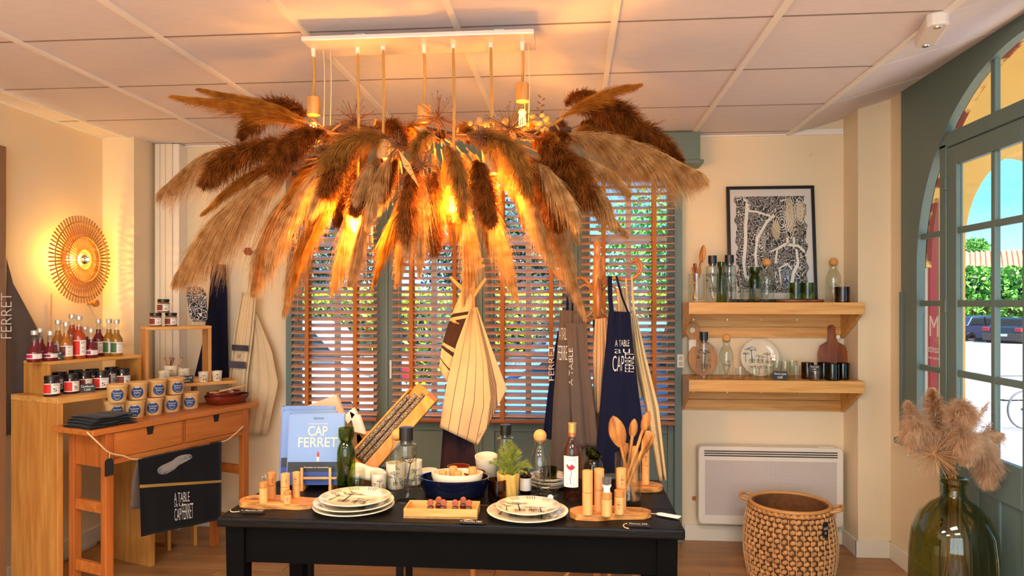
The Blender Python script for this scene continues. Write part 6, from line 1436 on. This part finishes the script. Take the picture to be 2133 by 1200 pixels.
allium(bo, VP(1946, 945, -.12)-BO, .115, 110, 77, mat('spiky_tan', 'b98a5c', .8), nk-BO, .0012)
for k in range(12):
    a = 2*PI*k/12; MB().tube([nk-BO+Vector((.02*math.cos(a), .02*math.sin(a), 0)), Vector((.03*math.cos(a*1.7), .03*math.sin(a*1.7), .35)), Vector((.09*math.cos(a+1), .09*math.sin(a+1), .01))], .003, 5).build('stem', m_stem, bo)

# ------------------------------------------------------------------ coat stands with towels and aprons
m_rackw = wood('bentwood', 'a8642a', 'cf8c48', 2, 14, .3, 10, coat=.3)
Y1 = 3.45; p1 = TY(985, Y1, 0)
tr_ = thing('peg_stand', 'small wooden stand with slanting pegs carrying the striped towel', 'coat stand', p1)
MB().tube([(0, 0, 0), (0, 0, zz(985, 585, Y1))], [.016, .014], 12).build('post', m_bamboo2, tr_, smooth=True)
for x0_, y0_, x1_, y1_ in ((985, 625, 938, 577), (985, 620, 1012, 580), (985, 570, 1006, 538), (985, 560, 1010, 553), (985, 690, 938, 665), (985, 610, 970, 585)):
    a_, b_ = W(x0_, y0_, Y=Y1)-p1, W(x1_, y1_, Y=Y1-.02)-p1; MB().tube([a_, a_*.4+b_*.6, b_], [.010, .010, .008], 8).build('peg', m_bamboo, tr_, smooth=True)
for a in range(3): MB().tube([(0, 0, .10), (.18*math.cos(a*2.1+.5), .18*math.sin(a*2.1+.5), .015)], .014, 8).build('foot', m_bamboo2, tr_)
m_towel = cloth_mat('striped_towel', 'c6a87c', [(.13, .139), (.28, .289), (.43, .439), (.58, .589)]+[(.74+.018*i, .752+.018*i) for i in range(8)], '33262c')
tw2 = thing('hanging_towel', 'cream towel with dark stripes draped from the peg stand', 'towel', W(985, 760, Y=Y1-.06)); lo = tw2.location.copy()
fA = cloth([(978, 640), (950, 705), (932, 790), (916, 890)], [(1001, 648), (1020, 720), (1048, 790), (1056, 810)], 1, 1, .012, 1.0, lambda x, y: W(x, y, Y=Y1-.06))
def towel(u, v):
    a = [(978, 645), (950, 720), (930, 800), (916, 890)]; b = [(994, 640), (1022, 720), (1045, 780), (1056, 810)]; c = [(990, 640), (1010, 760), (1012, 850), (995, 928)]
    n = 3; k = min(int(v*n), n-1); t = v*n-k; L_ = lambda P: (P[k][0]+(P[k+1][0]-P[k][0])*t, P[k][1]+(P[k+1][1]-P[k][1])*t)
    A, B, Cc = L_(a), L_(b), L_(c)
    if u < .62: q = u/.62; p = (A[0]+(Cc[0]-A[0])*q, A[1]+(Cc[1]-A[1])*q)
    else: q = (u-.62)/.38; p = (Cc[0]+(B[0]-Cc[0])*q, Cc[1]+(B[1]-Cc[1])*q)
    return W(p[0], p[1], Y=Y1-.07-.02*math.cos(u*7)+.02*v*math.sin(u*9+2*v))-lo
MB().grid(towel, 40, 30).build('front_fall', m_towel, tw2, smooth='all', solid=.003)
m_towel2 = cloth_mat('brown_stripe_towel', 'c6a87c', [(.25, .29), (.33, .62), (.66, .70), (.85, .87)], '3a2620')
fB = cloth([(962, 605), (935, 670), (920, 720), (914, 765)], [(985, 610), (982, 660), (950, 740), (934, 800)], 1, 1, .008, 1.0, lambda x, y: W(x, y, Y=Y1-.02))
MB().grid(lambda u, v: fB(v, u)-lo, 16, 16).build('rear_fall', m_towel2, tw2, smooth='all', solid=.003)
mb = MB(); put_text(mb, 'CAP', lambda a, b: Vector(towel(.60+.06*a, .93-.03*b))+Vector((0, -.004, 0)), 0, 1, 0, 1); mb.build('stamp', m_ink, tw2)
dk = thing('dark_cloth', 'dark purple brown cloth hanging below the striped towel', 'cloth', W(955, 930, Y=Y1+.02)); lo4 = dk.location.copy()
fD = cloth([(928, 800), (922, 900), (915, 985)], [(975, 800), (982, 900), (1000, 985)], 1, 1, .015, 1.7, lambda x, y: W(x, y, Y=Y1-.015)); MB().grid(lambda u, v: fD(u, v)-lo4, 16, 12).build('cloth', cloth_mat('plum_cloth', '2a1a20'), dk, smooth='all', solid=.003)
# bentwood coat stand
Y2 = 3.75; p2 = TY(1244, Y2, 0); zt = zz(1244, 503, Y2)
cs_ = thing('bentwood_coat_stand', 'turned bentwood coat stand with curled hooks in front of the right window', 'coat stand', p2)
MB().lathe([(0, 0), (.022, 0), (.022, zt-.30), (.026, zt-.28), (.026, zt-.16), (.020, zt-.14), (.020, zt-.10), (.026, zt-.085), (.016, zt-.07), (.022, zt-.05), (.018, zt-.03), (.024, zt-.018), (.016, zt), (0, zt)], 20).build('post', m_rackw, cs_, smooth=True)
zh = zz(1244, 580, Y2)
for a, s in ((-.25, 1), (.28, 1), (PI-.2, 1), (PI+.35, 1), (PI/2, 1), (-PI/2+.1, 1)):
    c, s_ = math.cos(a), math.sin(a); q = lambda r, z: (r*c, r*s_, z)
    MB().tube(spline([q(.02, zh-.06), q(.08, zh+.0), q(.16, zh-.01), q(.215, zh+.015), q(.235, zh+.055), q(.215, zh+.095), q(.185, zh+.085)], 20), [.009]*18+[.008, .007, .006], 8).build('hook', m_rackw, cs_, smooth='all')
for a in (0, PI/2, PI, 1.5*PI):
    c, s_ = math.cos(a), math.sin(a); MB().tube([((.064+.05*math.cos(2*PI*i/24))*c, (.064+.05*math.cos(2*PI*i/24))*s_, zh-.12+.085*math.sin(2*PI*i/24)) for i in range(24)], .0075, 8, True).build('bent_ring', m_rackw, cs_, smooth='all')
MB().tube([(0, 0, zh-.26), (0, 0, zh-.22)], .024, 16).build('collar', m_blackp, cs_)
for a in (.4, 1.97, 3.54, 5.1):
    c, s_ = math.cos(a), math.sin(a); MB().tube(spline([(.02*c, .02*s_, .30), (.08*c, .08*s_, .22), (.2*c, .2*s_, .06), (.26*c, .26*s_, .012)], 12), .012, 8).build('foot', m_rackw, cs_, smooth='all')
def apron(name, label, L, R, Y, m, amp=.012, fr=1.6, ph=0, straps=(), texts=(), nu=26, nv=30, cat='apron', grp='aprons on the coat stands'):
    c0 = W((L[0][0]+R[0][0])/2, L[0][1], Y=Y); o = thing(name, label, cat, c0, 0, grp)
    f_ = cloth(L, R, 1, 1, amp, fr, lambda x, y: W(x, y, Y=Y), ph); MB().grid(lambda u, v: f_(u, v)-c0, nu, nv).build('cloth', m, o, smooth='all', solid=.003)
    for (pts, w_) in straps: MB().tube([W(x, y, Y=Y-.004)-c0 for x, y in pts], w_, 6).build('strap', m, o)
    if texts:
        def inv_(x, y):  # place lettering on the folded surface at picture column x, row y
            n = len(L)-1; v = (y-L[0][1])/(L[-1][1]-L[0][1]); v = min(max(v, 0), 1)
            k = min(int(v*n), n-1); t = v*n-k; a = L[k][0]+(L[k+1][0]-L[k][0])*t; b = R[k][0]+(R[k+1][0]-R[k][0])*t
            return f_((x-a)/(b-a), v)-c0+Vector((0, -.0045, 0))
        mb = MB()
        for s, x0_, y0_, x1_, y1_, up in texts:
            if up: put_text(mb, s, lambda a, b: inv_(x0_+(x1_-x0_)*b, y0_+(y1_-y0_)*a), 0, 1, 0, 1)
            else: put_text(mb, s, lambda a, b: inv_(x0_+(x1_-x0_)*a, y0_+(y1_-y0_)*b), 0, 1, 0, 1)
        mb.build('lettering', m_white, o)
    return o
apron('hanging_apron', 'navy apron half hidden behind the taupe one', [(1162, 690), (1150, 760), (1140, 830), (1130, 915)], [(1185, 690), (1182, 760), (1180, 830), (1178, 915)], 3.66, m_navy, .01, 1.0, 0, [([(1184, 580), (1182, 640), (1180, 695)], .008), ([(1193, 580), (1192, 690)], .006)], [('FERRET ', 1154, 800, 1143, 720, True)])
apron('hanging_apron', 'taupe apron with white lettering hanging on the bentwood stand', [(1167, 646), (1160, 740), (1152, 840), (1146, 985)], [(1218, 648), (1222, 740), (1240, 840), (1245, 985)], 3.60, m_taupe, .016, 1.5, 1, [([(1205, 600), (1210, 640), (1212, 660)], .008), ([(1197, 590), (1200, 650)], .006)], [('A TABLE', 1165, 720, 1182, 690, False), ('FERRET ', 1162, 770, 1186, 735, False)])
apron('hanging_apron', 'taupe apron flap folded over the front of the lettered taupe apron', [(1178, 674), (1186, 760), (1190, 850), (1196, 930)], [(1222, 672), (1226, 760), (1238, 850), (1246, 930)], 3.56, m_taupe, .012, 1.2, 2, (), [('A TABLE', 1193, 800, 1185, 725, True)])
apron('hanging_apron', 'cream pinstriped apron between the taupe and navy aprons', [(1240, 665), (1236, 740), (1238, 800), (1240, 860)], [(1264, 662), (1270, 740), (1262, 800), (1258, 860)], 3.63, cloth_mat('pinstripe', 'cfa878', [(.2, .22), (.45, .47), (.7, .72), (.85, .87)], '4a3228'), .014, 1.4)
apron('hanging_apron', 'navy apron with white lettering in front on the bentwood stand', [(1268, 648), (1262, 720), (1252, 820), (1238, 985)], [(1312, 650), (1318, 720), (1330, 820), (1352, 985)], 3.52, m_navy, .014, 1.5, .5, [([(1270, 575), (1271, 620), (1276, 668)], .013), ([(1284, 575), (1296, 620), (1312, 660)], .006)], [('A TABLE', 1281, 762, 1311, 742, False), ('au', 1280, 778, 1312, 768, False), ('CAP ', 1276, 820, 1300, 784, False), ('FERRET ', 1320, 822, 1302, 776, True)])
apron('hanging_apron', 'cream linen apron with striped edge at the right of the bentwood stand', [(1316, 650), (1325, 740), (1345, 850), (1372, 1000)], [(1325, 652), (1345, 740), (1372, 850), (1388, 1000)], 3.58, cloth_mat('edge_striped_linen', 'd2b888', [(.62, .64), (.67, .69), (.72, .74), (.77, .79)], '3a3430'), .016, 1.3, 1, [([(1316, 575), (1318, 620), (1322, 655)], .006), ([(1304, 580), (1306, 650)], .005)])
apron('hanging_apron', 'cream linen apron bunched behind the navy one', [(1285, 600), (1290, 680), (1310, 760), (1330, 830)], [(1306, 600), (1318, 680), (1340, 760), (1358, 830)], 3.66, m_canvas, .016, 1.6, 2)
